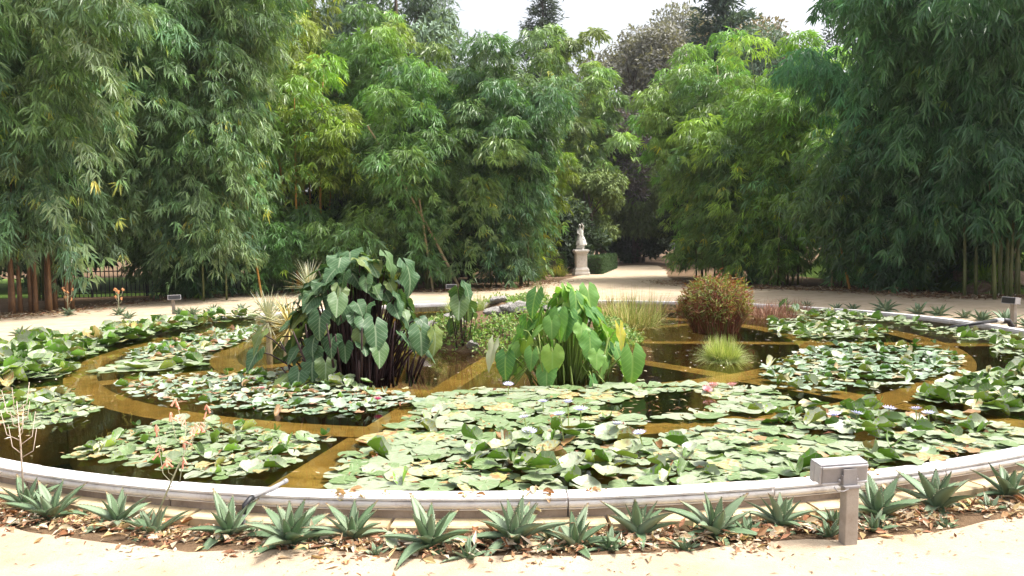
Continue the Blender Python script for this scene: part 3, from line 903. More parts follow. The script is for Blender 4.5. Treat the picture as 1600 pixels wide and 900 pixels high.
lily_patch('water lily with flat yellow green pads beside a triangle of dark water', [P4], 42, (0.09, 0.17), (8, 2, 0.2, 0.1), 36, sep=0.9)
lily_patch('water lily with many small pads behind the yellow green lily pads', [P4b], 620, (0.05, 0.085), (4, 4, 1.5, 1), 37, small=True, raise_=0.04, sep=0.7)
P5 = [(-4.22, 8.06), (-3.89, 8.58), (-2.92, 8.66), (-2.24, 8.25), (-1.57, 7.63), (-1.03, 7.35), (-0.83, 6.94), (-1.15, 6.61), (-1.33, 6.4), (-2.05, 6.53), (-2.72, 6.85), (-3.57, 7.33)]
lc = lily_patch('water lily with small silvery pads and a magenta flower before the elephant ears', [P5], 560, (0.035, 0.07), (5, 4, 1.4, 1.2), 38, small=True, raise_=0.04, sep=0.8)
flower(lc, -1.22, 6.72, 0.06, 'magenta', 0.9)
flower(lc, -2.44, 7.38, 0.05, 'pink', 0.6)
P5g = [(-3.0, 8.55), (-2.6, 8.6), (-2.0, 8.15), (-1.45, 7.62), (-1.6, 7.5), (-2.3, 7.9)]
lily_patch('water lily with a row of fresh green curled pads below the elephant ears', [P5g], 80, (0.045, 0.08), (0.6, 2, 3, 3), 39, raise_=0.06, sep=0.6)
P6 = [(2.51, 8.25), (3.61, 9.78), (4.32, 10.12), (5.29, 9.92), (5.18, 9.02), (4.49, 8.04), (3.69, 7.38), (2.83, 7.03), (2.45, 7.26)]
lily_patch('water lily with dense small silvery pads beside the pale grass tuft', [P6], 560, (0.04, 0.075), (5, 4, 1.5, 1.3), 40, small=True, raise_=0.05, sep=0.75)
P7 = [(4.28, 13.35), (5.2, 13.3), (5.45, 11.9), (5.3, 11.1), (4.9, 10.75), (3.96, 10.95), (3.9, 11.95)]
lily_patch('water lily with mixed pads behind the brown reed clump', [P7], 260, (0.055, 0.09), (4, 4, 2, 1.5), 41, raise_=0.06, sep=0.75)
P8 = [(3.42, 6.72), (3.99, 7.25), (4.48, 7.58), (5.04, 7.79), (5.5, 7.9), (4.6, 6.4), (3.95, 6.03), (3.51, 6.19)]
lily_patch('water lily with a heap of glossy curled pads beside a wedge of dark water', [P8], 300, (0.06, 0.105), (1.6, 3.4, 2.4, 1.9), 42, raise_=0.09, sep=0.6)
P9 = [(5.75, 9.46), (6.07, 9.88), (6.9, 10.4), (6.6, 8.9), (6.0, 8.1), (5.6, 8.67)]
P9b = [(6.0, 11.9), (6.46, 11.6), (7.02, 10.9), (6.44, 10.2), (6.05, 10.4)]
lily_patch('water lily with green pads between dark water and the divider by the black hose', [P9], 170, (0.06, 0.10), (2, 4, 2, 1.5), 43, raise_=0.07, sep=0.6)
lily_patch('water lily with low dull pads right below the black hose', [P9b], 120, (0.05, 0.09), (4, 4, 1.5, 1), 44, raise_=0.04, sep=0.7)
P10 = [(4.9, 14.69), (5.9, 14.75), (6.55, 13.12), (6.42, 12.1), (5.9, 13.06), (5.0, 13.9)]
lily_patch('water lily with pads against the far rim below the row of aloes', [P10], 160, (0.06, 0.10), (3, 4, 2, 1.2), 45, raise_=0.06, sep=0.7)

# floating petals and scraps
def scraps():
    rng = np.random.default_rng(77)
    pts = []
    while len(pts) < 900:
        a, r_ = rng.uniform(0, 2 * PI), 7.1 * math.sqrt(rng.random())
        x, y = PC.x + r_ * math.cos(a), PC.y + r_ * math.sin(a)
        w_ = 1.0 if (x > 0.8 and y > 6.8) else 0.25
        if math.hypot(x, y - 11.2) < 1.9:
            continue
        if rng.random() < w_:
            pts.append((x, y, WZ + 0.004))
    n = len(pts)
    a = rng.uniform(0, 2 * PI, n)
    D = np.stack([np.cos(a), np.sin(a), np.zeros(n)], 1)
    pal = np.array([(0.62, 0.58, 0.50), (0.45, 0.36, 0.22), (0.55, 0.5, 0.32), (0.30, 0.2, 0.1)])
    me = leaf_mesh('floating_debris', pts, D, np.tile([0, 0, 1.0], (n, 1)), rng.uniform(0.02, 0.10, n), rng.uniform(0.008, 0.025, n), pal[rng.integers(0, 4, n)], M['dry_leaf'], fold=0.05)
    tag(inst('floating_debris', me), 'pale dry petals and leaf scraps floating on the open water', 'debris', kind='stuff')
scraps()

def withered():
    rng = np.random.default_rng(78)
    pts = []
    polys = [F1, F2, P2, P2b, P8, P5]
    while len(pts) < 1300:
        x, y = rng.uniform(-5.2, 5.4), rng.uniform(4.3, 8.7)
        if any(in_poly((x, y), p_) for p_ in polys) and math.hypot(x, y - PC.y) < 7.15:
            pts.append((x, y, WZ + rng.uniform(0.008, 0.03)))
    n = len(pts)
    a = rng.uniform(0, 2 * PI, n)
    D = np.stack([np.cos(a), np.sin(a), rng.normal(0, 0.25, n)], 1)
    pal = np.array([(0.30, 0.17, 0.08), (0.42, 0.28, 0.13), (0.14, 0.08, 0.04), (0.50, 0.42, 0.24), (0.24, 0.10, 0.06)])
    me = leaf_mesh('withered_scraps', pts, D, np.stack([rng.normal(0, .3, n), rng.normal(0, .3, n), np.ones(n)], 1), 0.02 + 0.07 * rng.random(n) ** 2, 0.008 + 0.03 * rng.random(n) ** 2, pal[rng.integers(0, 5, n)], M['dry_leaf'], fold=0.3)
    tag(inst('withered_scraps', me), 'brown withered scraps of leaf lying among the lily pads', 'debris', kind='stuff')
withered()

# ------------------------------------------------------------------ elephant ears and taro
def heart_leaf(name, mat, seed, lobe=0.32, width=0.42, quilt=0.03, droop=0.16, fold=0.18, ruff=0.05, skew=0.0):
    """arrow-shaped blade, unit length, stalk joins at the origin, tip along +X; u across, v along go into the UV map"""
    rng = random.Random(seed)
    vs_, fs_, uv = [], [], []
    rows, cols = 11, 4
    wav = rng.uniform(0, 6)
    for side in (-1, 1):
        b0 = len(vs_)
        for i in range(rows):
            v = -lobe + (1 + lobe) * i / (rows - 1)
            t = (v + lobe) / (1 + lobe)
            wo_ = width * (math.sin(PI * min(1, t ** 0.62)) ** 0.72 if 0 < t < 1 else 0.0)
            wi = 0.0 if v >= -0.02 else min(abs(v) * 0.42 + 0.01, wo_ + 0.02 + 0.12 * (1 - t / 0.27))
            if t == 0:
                wi, wo_ = 0.15, 0.19
            if v >= 0.999:
                wo_ = 0.004
            wo_ = max(wo_, wi + 0.004)
            for k in range(cols):
                u = wi + (wo_ - wi) * k / (cols - 1)
                x = v
                z = -droop * max(0, v) ** 2 - 0.25 * droop * max(0, -v) + fold * u + quilt * math.sin((v - 0.75 * u) * 2 * PI * 6 + PI) * min(1, u * 6) - 0.35 * fold * (u / width) ** 2 * width * 2 + ruff * math.sin(v * 11 + wav + side * 1.3) * (u / width) ** 2 + skew * side * u * v
                vs_.append((x, side * u * (1 + 0.05 * math.sin(v * 23 + wav * 2 + side)), z))
                uv.append((side * u, v))
        for i in range(rows - 1):
            for k in range(cols - 1):
                a = b0 + i * cols + k
                q = (a, a + cols, a + cols + 1, a + 1)
                fs_.append(q[::-1] if side > 0 else q)
    me = bpy.data.meshes.new(name)
    me.from_pydata(vs_, [], fs_)
    ul = me.uv_layers.new(name='UVMap')
    li = [l_.vertex_index for l_ in me.loops]
    ul.data.foreach_set('uv', [c for i in li for c in uv[i]])
    me.materials.append(mat)
    me.polygons.foreach_set('use_smooth', [True] * len(fs_))
    me.update()
    return me

EAR = [heart_leaf('ear_leaf', M['ear'], s_, quilt=0.022, width=0.48 + 0.035 * s_, droop=0.10 + 0.09 * s_, fold=0.30 - 0.09 * s_, ruff=0.03 + 0.022 * s_, skew=(-0.3, 0.15, 0.4, -0.1, 0.3)[s_]) for s_ in range(5)]
TARO = [heart_leaf('taro_leaf', M['taro'], 15 + s_, quilt=0.012, width=0.42 + 0.035 * s_, droop=0.30 - 0.05 * s_, fold=0.35 - 0.09 * s_, ruff=0.02 + 0.015 * s_, skew=(0.3, -0.2, 0.1, -0.4, 0.2)[s_]) for s_ in range(5)]
TARO_Y = heart_leaf('yellow_leaf', M['taro_yellow'], 9, quilt=0.02, width=0.30)
TARO_P = heart_leaf('pale_leaf', M['taro_pale'], 10, quilt=0.01, width=0.22, fold=0.5)

def aroid_leaf(root, me, p, yaw, pitch, roll, s_, stalk_mat, foot, rs, bow=0.12, name='leaf'):
    o = inst(name, me, root, p, (roll, pitch, yaw), s_)
    a, b = Vector(foot), Vector(p)
    m1 = a.lerp(b, 0.45) + Vector((0, 0, bow))
    m2 = a.lerp(b, 0.8) + Vector((0, 0, bow * 0.9))
    MB().tube([a, m1, m2, b], [rs, rs * 0.85, rs * 0.65, rs * 0.4], n=5).build('stalk', M[stalk_mat], root, smooth=True)
    return o

def aroid(name, loc, label, seed, n, rx, ry, zlo, zhi, size, lib, stalk_mat, pitch, fr=0.3, cat='plant', extra=0, rs=0.012, power=0.7):
    rng = random.Random(seed)
    root = empty(name, (loc[0], loc[1], WZ - 0.12))
    tag(root, label, cat)
    for i in range(n):
        az = i * 2.399963 + rng.uniform(-0.4, 0.4)
        q = ((i + 0.5) / n) ** power
        p = Vector((math.cos(az) * rx * q * rng.uniform(0.8, 1.05), math.sin(az) * ry * q * rng.uniform(0.8, 1.05), zhi - (zhi - zlo) * q ** 2.2 + rng.uniform(-0.16, 0.10)))
        foot = (math.cos(az + rng.uniform(-0.5, 0.5)) * fr * q * rng.uniform(0.4, 1), math.sin(az) * fr * q * rng.uniform(0.4, 1), 0)
        s_ = rng.uniform(*size)
        aroid_leaf(root, rng.choice(lib), p, az + rng.uniform(-0.7, 0.7), R(rng.uniform(*pitch)) * (0.65 + 0.45 * q), rng.uniform(-0.5, 0.5), s_ * (1.15 - 0.3 * rng.random()), stalk_mat, foot, rs)
    for i in range(extra):
        az, r_ = rng.uniform(0, 2 * PI), rng.uniform(0.05, fr * 1.35)
        hh = rng.uniform(0.25, zlo + 0.35)
        k = rng.uniform(1.0, 1.5)
        MB().tube([(math.cos(az) * r_, math.sin(az) * r_, 0), (math.cos(az) * r_ * (1 + k) / 2, math.sin(az) * r_ * (1 + k) / 2, hh * 0.55), (math.cos(az) * r_ * k, math.sin(az) * r_ * k, hh)], [rs * 1.1, rs * 0.9, rs * 0.5], n=5).build('stalk', M[stalk_mat], root, smooth=True)
    return root

ear = aroid('elephant_ear_plant', (-1.78, 8.50), 'tall dark clump of grey green elephant ears on purple stalks standing in water', 4, 165, 0.82, 0.76, 0.42, 1.38, (0.13, 0.23), EAR, 'ear_stalk', (22, 66), fr=0.48, extra=130, rs=0.014, power=0.6)
rng_ = random.Random(12)
# a few leaves with a place of their own: the tall one that hangs on the right, low ones near the water
for x, z, y, yaw, pit, s_ in ((0.40, 1.40, -0.1, -0.3, 1.05, 0.30), (0.60, 1.30, -0.05, -0.2, 1.15, 0.33), (0.76, 0.62, -0.30, -1.2, 1.25, 0.27), (0.90, 0.60, -0.22, -0.4, 1.4, 0.26),
                             (-0.30, 0.36, -0.62, -1.6, 1.0, 0.20), (-0.16, 0.36, -0.66, -1.2, 1.1, 0.19), (-0.58, 0.20, -0.55, -2.2, 0.5, 0.22), (-0.42, 0.16, -0.62, -1.8, 0.4, 0.22), (-0.92, 0.62, -0.3, -2.6, 1.0, 0.26), (-0.98, 0.42, -0.25, -2.4, 0.9, 0.24),
                             (0.34, 0.72, -0.62, -1.1, 1.2, 0.28), (-0.20, 0.82, -0.66, -1.7, 1.15, 0.24), (-0.03, 1.0, -0.6, -1.5, 1.0, 0.22)):
    aroid_leaf(ear, rng_.choice(EAR), Vector((x, y, z)), yaw, pit, rng_.uniform(-0.3, 0.3), s_, 'ear_stalk', (x * 0.4, y * 0.4, 0), 0.011, bow=0.06)

taro = aroid('taro_plant', (0.50, 8.05), 'bright green taro clump with hanging heart leaves standing in water', 9, 80, 0.66, 0.55, 0.32, 0.98, (0.15, 0.26), TARO, 'taro_stalk', (45, 85), fr=0.30, extra=46, rs=0.010)
for x, z, y, yaw, pit, s_, lib in ((0.52, 0.66, -0.25, -0.8, 1.35, 0.24, TARO_Y), (-0.74, 0.50, -0.1, -2.2, 1.1, 0.30, TARO_P), (0.62, 0.42, -0.42, -1.2, 1.45, 0.32, TARO[0]), (-0.62, 0.40, -0.3, -2.0, 1.3, 0.24, TARO[1]), (0.02, 1.03, 0.0, -0.6, 1.2, 0.27, TARO[2]), (0.24, 1.02, 0.1, -1.0, 1.25, 0.27, TARO[2]), (-0.30, 1.0, 0.0, -2.4, 1.1, 0.26, TARO[1])):
    aroid_leaf(taro, lib, Vector((x, y, z)), yaw, pit, 0.0, s_, 'taro_stalk', (x * 0.4, y * 0.4, 0), 0.009, bow=0.08, name='yellow_leaf' if lib is TARO_Y else 'pale_leaf' if lib is TARO_P else 'leaf')
for k in range(9):   # spent stalks bent over into the water
    a = rng_.uniform(-2.9, -0.2)
    MB().tube([(math.cos(a) * 0.25, math.sin(a) * 0.2, 0.1), (math.cos(a) * 0.42, math.sin(a) * 0.36, rng_.uniform(0.28, 0.4)), (math.cos(a) * 0.72, math.sin(a) * 0.5, 0.10)], [0.010, 0.008, 0.006], n=5).build('bent_stalk', M['taro_stalk'], taro, smooth=True)
for x, y, s_ in ((-0.35, 7.45, 0.16), (-0.05, 7.4, 0.1), (0.3, 7.35, 0.09), (1.0, 7.55, 0.11), (1.22, 7.72, 0.12)):
    o = inst('dead_leaf', TARO_P, None, (x, y, WZ + 0.018), (rng_.uniform(-0.1, 0.1), 0.03, rng_.uniform(0, 6)), s_)
    tag(o, 'pale dead taro leaf floating on the water below the taro clump', 'leaf', 'dead leaves floating below the taro')
small_taro = aroid('elephant_ear_plant', (-0.72, 10.3), 'few olive elephant ear leaves leaning on the island bank', 14, 7, 0.26, 0.2, 0.55, 0.92, (0.22, 0.32), EAR, 'ear_stalk', (55, 88), fr=0.12, rs=0.009)
lotus = aroid('lotus_plant', (5.0, 14.35), 'few round blue green leaves on stalks near the far rim', 15, 5, 0.34, 0.2, 0.16, 0.36, (0.15, 0.20), EAR, 'taro_stalk', (15, 60), fr=0.12, rs=0.007)

# ------------------------------------------------------------------ yuccas, tuft, reeds
def blade(name, mat, L=0.4, W=0.022, droop=0.15, n=5):
    vs_, fs_ = [], []
    for i in range(n + 1):
        t = i / n
        w_ = W * (1 - t) ** 0.7 * (0.7 + 0.3 * min(1, t * 5))
        x, z = L * t, -droop * L * t * t
        vs_ += [(x, -w_ / 2, z + w_ * 0.2), (x, 0, z), (x, w_ / 2, z + w_ * 0.2)]
    for i in range(n):
        a = i * 3
        fs_ += [(a, a + 3, a + 4, a + 1), (a + 1, a + 4, a + 5, a + 2)]
    return MB().add(vs_, fs_).mesh(name, mat)

M['yucca'] = leaf_random('yucca blade', [(0.0, (0.30, 0.33, 0.20)), (0.5, (0.44, 0.45, 0.31)), (0.85, (0.54, 0.52, 0.38)), (1.0, (0.52, 0.38, 0.13))], rough=0.5, trans=0.1, noise=5)
M['yucca_gold'] = leaf_random('golden yucca blade', [(0.0, (0.40, 0.34, 0.12)), (0.5, (0.52, 0.40, 0.13)), (1.0, (0.46, 0.44, 0.22))], rough=0.5, trans=0.1, noise=5)
YB = blade('yucca_blade', M['yucca'], 0.40, 0.020, 0.10)
YG = blade('yucca_blade_gold', M['yucca_gold'], 0.38, 0.020, 0.22)

def yucca(loc, label, h, s_, me, seed, n=70, lean=(0, 0)):
    rng = random.Random(seed)
    root = empty('yucca', loc)
    tag(root, label, 'yucca')
    tip = Vector((lean[0], lean[1], h))
    MB().tube([(0, 0, -0.1), (lean[0] * 0.4, lean[1] * 0.4, h * 0.5), tip], [0.045, 0.04, 0.035], n=7).build('trunk', M['culm_dry'], root)
    for i in range(n):
        az = i * 2.399963
        el = R(80 - 115 * (i / n) ** 1.1 + rng.uniform(-8, 8))
        inst('blade', me, root, tip + Vector((0, 0, 0.03 - 0.06 * i / n)), (rng.uniform(-0.3, 0.3), -el, az), s_ * rng.uniform(0.8, 1.1))
    return root
yucca((-3.30, 10.35, WZ - 0.05), 'pale spiky yucca on a short trunk beside the elephant ears', 0.48, 1.15, YB, 1, n=110)
yucca((-2.98, 10.0, WZ - 0.05), 'yucca with golden drooping blades beside the elephant ears', 0.42, 1.2, YG, 2, n=90, lean=(0.06, 0))
yucca((-3.15, 11.3, WZ - 0.05), 'tall whitish yucca behind the golden yucca', 0.85, 1.1, YB, 3, n=95, lean=(0.15, 0))

def blades_cloud(rng, n, r, z0, L, W, tints, el=(20, 85), droop=0.5, spread=1.0, seg_=4):
    """arching grass blades as ribbons; returns verts, tris, tint"""
    az = rng.uniform(0, 2 * PI, n)
    e = np.radians(rng.uniform(el[0], el[1], n))
    rr = r * np.sqrt(rng.random(n))
    a2 = az + rng.normal(0, 0.5, n)
    P = np.stack([np.cos(a2) * rr, np.sin(a2) * rr, np.full(n, z0)], 1)
    D = np.stack([np.cos(az) * np.cos(e) * spread, np.sin(az) * np.cos(e) * spread, np.sin(e)], 1)
    S_ = np.stack([-np.sin(az), np.cos(az), np.zeros(n)], 1)
    LL = L * rng.uniform(0.6, 1.15, n)
    V = []
    for i in range(seg_ + 1):
        t = i / seg_
        c = P + D * (LL * t)[:, None]
        c[:, 2] -= droop * LL * t ** 2.2 * np.cos(e)
        w_ = W * (1 - t) ** 0.8 + 0.0008
        V += [c - S_ * w_ / 2, c + S_ * w_ / 2]
    V = np.stack(V, 1)
    m_ = 2 * (seg_ + 1)
    q = []
    for i in range(seg_):
        a = 2 * i
        q += [[a, a + 2, a + 3], [a, a + 3, a + 1]]
    T = (np.arange(n)[:, None, None] * m_ + np.array(q)[None]).reshape(-1, 3)
    tint = np.asarray(tints)[rng.integers(0, len(tints), n)] * rng.uniform(0.8, 1.2, (n, 1))
    return V.reshape(-1, 3), T, np.repeat(tint, m_, 0)

rg = np.random.default_rng(40)
v_, t_, c_ = blades_cloud(rg, 1700, 0.15, 0, 0.31, 0.007, [(0.36, 0.42, 0.13), (0.46, 0.50, 0.20), (0.27, 0.36, 0.10), (0.54, 0.55, 0.30)], el=(12, 88), droop=0.45)
tag(inst('grass_tuft', np_mesh('grass_tuft', v_, t_, M['herb'], c_), None, (2.38, 9.05, WZ - 0.01)), 'round tuft of pale striped grass standing in open water', 'grass')

def reed_clump():
    rng = np.random.default_rng(55)
    root = empty('reed_clump', (3.04, 12.0, WZ - 0.02), 0, 0.93)
    tag(root, 'dense rust brown reed clump with yellow green leaf tips', 'reeds')
    v1, t1, c1 = blades_cloud(rng, 2200, 0.36, 0, 0.80, 0.010, [(0.20, 0.06, 0.03), (0.27, 0.09, 0.045), (0.13, 0.045, 0.025), (0.32, 0.15, 0.08), (0.14, 0.14, 0.035)], el=(52, 90), droop=0.5)
    tag(inst('stems', np_mesh('stems', v1, t1, M['dry_leaf'], c1), root), kind='stuff')
    n = 5200
    az, q = rng.uniform(0, 2 * PI, n), np.sqrt(rng.random(n))
    ph = np.arcsin(rng.uniform(-0.45, 1, n))
    rad = rng.uniform(0.72, 1.04, n) * (1 + 0.10 * np.sin(az * 3 + 1) + 0.08 * np.sin(az * 7))
    P = np.stack([np.cos(az) * np.cos(ph) * 0.55 * rad, np.sin(az) * np.cos(ph) * 0.55 * rad, 0.46 + 0.44 * np.sin(ph) * rad + rng.normal(0, 0.03, n)], 1)
    O = np.stack([np.cos(az), np.sin(az), np.zeros(n)], 1)
    D = O * 0.6 + rng.normal(0, 0.6, (n, 3)) + np.array([0, 0, 0.15])
    pal = np.array([(0.22, 0.26, 0.05), (0.30, 0.30, 0.07), (0.26, 0.09, 0.045), (0.14, 0.20, 0.04), (0.32, 0.17, 0.08), (0.20, 0.055, 0.035)])
    me_ = leaf_mesh('leaf_tips', P, D, O + np.array([0, 0, 1.0]), rng.uniform(0.05, 0.13, n), rng.uniform(0.012, 0.024, n), pal[rng.integers(0, 6, n)], M['herb'])
    tag(inst('leaf_tips', me_, root), kind='stuff')
reed_clump()

def dry_tangle(name, loc, label, seed, n, r, L, tints, el=(20, 85), w_=0.008, cat='dry plant'):
    rng = np.random.default_rng(seed)
    v, t, c = blades_cloud(rng, n, r, 0, L, w_, tints, el=el, droop=0.5)
    return tag(inst(name, np_mesh(name, v, t, M['dry_leaf'], c), None, (loc[0], loc[1], loc[2])), label, cat)
REDS = [(0.25, 0.12, 0.08), (0.34, 0.19, 0.13), (0.18, 0.085, 0.06), (0.42, 0.28, 0.19)]
GRS = [(0.30, 0.34, 0.08), (0.42, 0.40, 0.14), (0.22, 0.30, 0.07), (0.48, 0.40, 0.18)]
dry_tangle('dry_plant', (4.55, 14.3, WZ), 'tangle of red brown dry stems by the far rim behind the reed clump', 60, 700, 0.55, 0.32, REDS)
dry_tangle('dry_plant', (5.3, 15.3, WZ), 'low red brown dry stems against the far rim beside the round blue green leaves', 61, 450, 0.45, 0.28, REDS)
dry_tangle('dry_grass', (1.85, 12.9, WZ), 'yellow green sedge leaning over the water beside the rocky island', 62, 900, 0.45, 0.55, GRS, cat='grass')
dry_tangle('dry_grass', (2.1, 14.2, WZ), 'tall straw coloured grass behind the yellow green sedge', 63, 420, 0.6, 0.62, GRS + [(0.4, 0.3, 0.18)], el=(50, 90), cat='grass')
for i, (x, y, s_) in enumerate(((1.55, 14.9, 0.9), (2.2, 15.2, 1.1), (2.75, 14.8, 1.0), (3.2, 15.4, 1.0), (2.45, 14.4, 0.8), (1.9, 15.9, 1.0))):
    rr_ = np.random.default_rng(70 + i)
    v, t, c = blades_cloud(rr_, 60, 0.04, 0, 0.34 * s_, 0.035, [(0.28, 0.14, 0.08), (0.20, 0.12, 0.06), (0.34, 0.22, 0.12), (0.16, 0.14, 0.06)], el=(15, 85), droop=0.3)
    o = inst('dry_rosette', np_mesh('dry_rosette', v, t, M['dry_leaf'], c), None, (x, y, WZ))
    tag(o, 'brown dried spiky rosette in the row behind the island', 'dry plant', 'dried rosettes behind the island')

# ------------------------------------------------------------------ rocky island in the pool centre
IC = (0.05, 11.55)
def island_h(x, y):
    d = math.hypot((x - IC[0]) / 1.75, (y - IC[1]) / 1.7)
    h_ = 0.60 * max(0, 1 - d ** 2.6)
    return -0.3 if d > 1.12 else WZ - 0.1 + h_ + 0.05 * math.sin(x * 5.3) * math.cos(y * 4.7) + 0.03 * math.sin(x * 11 + y * 7)
def island():
    n = 44
    v, f = [], []
    for j in range(n + 1):
        for i in range(n + 1):
            x, y = IC[0] - 2 + 4 * i / n, IC[1] - 2 + 4 * j / n
            v.append((x, y, island_h(x, y)))
    for j in range(n):
        for i in range(n):
            a = j * (n + 1) + i
            f.append((a, a + 1, a + n + 2, a + n + 1))
    tag(MB().add(v, f).build('island_mound', M['earth'], smooth=True), kind='structure')
    rng = np.random.default_rng(90)
    n = 22000
    a, q = rng.uniform(0, 2 * PI, n), np.sqrt(rng.random(n)) * 1.04
    x, y = IC[0] + np.cos(a) * q * 1.75, IC[1] + np.sin(a) * q * 1.7
    keep = (np.sin(x * 3.1 + 1) + np.cos(y * 4.3 + x * 2) + np.where(q > 0.72, 1.1, -0.1) + rng.normal(0, 0.3, n)) > 0.2
    x, y, q = x[keep], y[keep], q[keep]
    z = np.array([island_h(a_, b_) for a_, b_ in zip(x, y)]) + rng.uniform(0.0, 0.11, len(x))
    P = np.stack([x, y, z], 1)
    P = P[z > WZ - 0.02]
    m_ = len(P)
    pal = np.array([(0.14, 0.26, 0.045), (0.20, 0.32, 0.06), (0.10, 0.20, 0.04), (0.28, 0.36, 0.10), (0.33, 0.37, 0.16)])
    me_ = leaf_mesh('ground_cover', P, rng.normal(0, 1, (m_, 3)) + np.array([0, 0, 0.2]), np.tile([0, -0.4, 1.0], (m_, 1)) + rng.normal(0, 0.4, (m_, 3)), rng.uniform(0.03, 0.075, m_), rng.uniform(0.02, 0.045, m_), pal[rng.integers(0, 5, m_)], M['herb'])
    tag(inst('ground_cover', me_), 'low green creeping herbs covering the rocky island', 'ground cover', kind='stuff')
island()

def rock_mesh(name, seed, mat):
    bm = bmesh.new()
    bmesh.ops.create_icosphere(bm, subdivisions=3, radius=1.0)
    rng = np.random.default_rng(seed)
    cuts = [(Vector(unit(rng.normal(0, 1, 3))), rng.uniform(0.5, 0.85)) for _ in range(9)]
    for v in bm.verts:
        for d, k in cuts:
            e = v.co.dot(d) - k
            if e > 0:
                v.co -= d * e * 0.9
        v.co += v.co.normalized() * 0.05 * math.sin(v.co.x * 9 + seed) * math.cos(v.co.y * 8 + v.co.z * 7)
    me_ = bpy.data.meshes.new(name)
    bm.to_mesh(me_)
    bm.free()
    me_.materials.append(mat)
    return me_
ROCK = [rock_mesh('rock', 200 + i, M['rock']) for i in range(4)]
ROCKB = [rock_mesh('brown_rock', 210 + i, M['rock_brown']) for i in range(4)]
rr = random.Random(17)
for i in range(30):
    a = rr.uniform(-PI, PI) if i > 16 else rr.uniform(-PI * 0.95, -PI * 0.05)
    q = rr.uniform(0.15, 0.96)
    x, y = IC[0] + math.cos(a) * q * 1.7, IC[1] + math.sin(a) * q * 1.65
    s_ = rr.uniform(0.07, 0.17)
    o = inst('rock', ROCK[i % 4], None, (x, y, island_h(x, y) + s_ * 0.18), (rr.uniform(-0.3, 0.3), rr.uniform(-0.3, 0.3), rr.uniform(0, 6)), (s_ * 1.35, s_, s_ * 0.62))
    tag(o, 'pale grey boulder bedded in the green island mound', 'rock', 'boulders on the island')
for i, (x, y, s_) in enumerate(((-0.55, 11.2, 0.9), (0.35, 12.2, 1.0), (-0.95, 11.9, 1.1), (0.8, 11.3, 0.8), (1.1, 12.1, 1.0))):
    rr_ = np.random.default_rng(80 + i)
    v, t, c = blades_cloud(rr_, 140, 0.08, 0, 0.32 * s_, 0.008, [(0.33, 0.40, 0.16), (0.45, 0.48, 0.25), (0.25, 0.34, 0.12)], el=(35, 88))
    tag(inst('grass_tuft', np_mesh('grass_tuft', v, t, M['herb'], c), None, (x, y, island_h(x, y))), 'small wispy grass tuft growing on the rocky island', 'grass', 'grass tufts on the island')

# ------------------------------------------------------------------ aloes
def aloe_leaf(name, L, W, th, curl, n=7):
    """fleshy triangular leaf along +X that curves up (+) or down (-), with pale toothed margins"""
    mb = MB()
    vs_, ang, x, z = [], 0.0, 0.0, 0.0
    path = []
    for i in range(n + 1):
        t = i / n
        path.append((x, z, ang))
        ang += curl / n
        x += L / n * math.cos(ang)
        z += L / n * math.sin(ang)
    for i, (x, z, a) in enumerate(path):
        t = i / n
        w_ = W * (0.82 + 0.55 * t - 1.0 * t * t) * (1 - t ** 4) if t < 1 else 0.001
        w_ = max(w_, 0.0015)
        h_ = th * (1 - t) ** 0.8 + 0.001
        nx, nz = -math.sin(a), math.cos(a)
        up = w_ * 0.16
        for dy, dn in ((-w_ / 2, up), (-w_ * 0.25, up * 0.2), (0, 0), (w_ * 0.25, up * 0.2), (w_ / 2, up), (w_ * 0.28, -h_ * 0.75), (0, -h_), (-w_ * 0.28, -h_ * 0.75)):
            vs_.append((x + nx * dn, dy, z + nz * dn))
    fs_ = []
    for i in range(n):
        for k in range(8):
            a, b = i * 8 + k, i * 8 + (k + 1) % 8
            fs_.append((a, b, b + 8, a + 8))
    mb.add(vs_, fs_, 0)
    for i in range(n):
        for side in (0, 4):
            for f_ in (0.2, 0.7):
                a, b = Vector(vs_[i * 8 + side]), Vector(vs_[(i + 1) * 8 + side])
                p = a.lerp(b, f_)
                d = (b - a) * 0.22
                o = Vector((0, -1 if side == 0 else 1, 0.15)) * W * 0.10
                mb.add([p - d, p + d, p + o + d * 0.6], [(0, 1, 2), (2, 1, 0)], 1)
    return mb.mesh(name, [M['aloe'], M['aloe_edge']], smooth=True)
AL = [aloe_leaf('aloe_leaf_inner', 0.195, 0.060, 0.017, -0.15), aloe_leaf('aloe_leaf_middle', 0.22, 0.060, 0.016, -0.45), aloe_leaf('aloe_leaf_outer', 0.23, 0.052, 0.013, -0.9)]

def make_aloe(name, seed, n=17):
    rng = random.Random(seed)
    root = empty(name, (0, 0, 0))
    MB().tube([(0, 0, -0.05), (0, 0, 0.05)], [0.03, 0.028], n=8).build('stem', M['culm_dry'], root)
    for i in range(n):
        t = i / (n - 1)
        az = i * 2.399963 + rng.uniform(-0.25, 0.25)
        el = R(82 - 78 * t ** 0.85 + rng.uniform(-7, 7))
        me_ = AL[0] if t < 0.3 else AL[1] if t < 0.68 else AL[2]
        s_ = rng.uniform(0.82, 1.12) * (0.72 + 0.4 * min(1, t * 2.2))
        if rng.random() < 0.12: el += R(rng.uniform(-25, 15))
        inst('leaf', me_, root, (0.012 * math.cos(az), 0.012 * math.sin(az), 0.055 - 0.035 * t), (rng.uniform(-0.2, 0.2), -el, az), s_)
    for i in range(3):
        az = rng.uniform(0, 6.28)
        inst('dead_leaf', CURL_DRY, root, (0.02 * math.cos(az), 0.02 * math.sin(az), 0.012), (rng.uniform(-0.4, 0.4), R(rng.uniform(2, 10)), az), rng.uniform(0.7, 1.0))
    return root
CURL_DRY = aloe_leaf('aloe_leaf_dead', 0.16, 0.034, 0.006, -0.3)
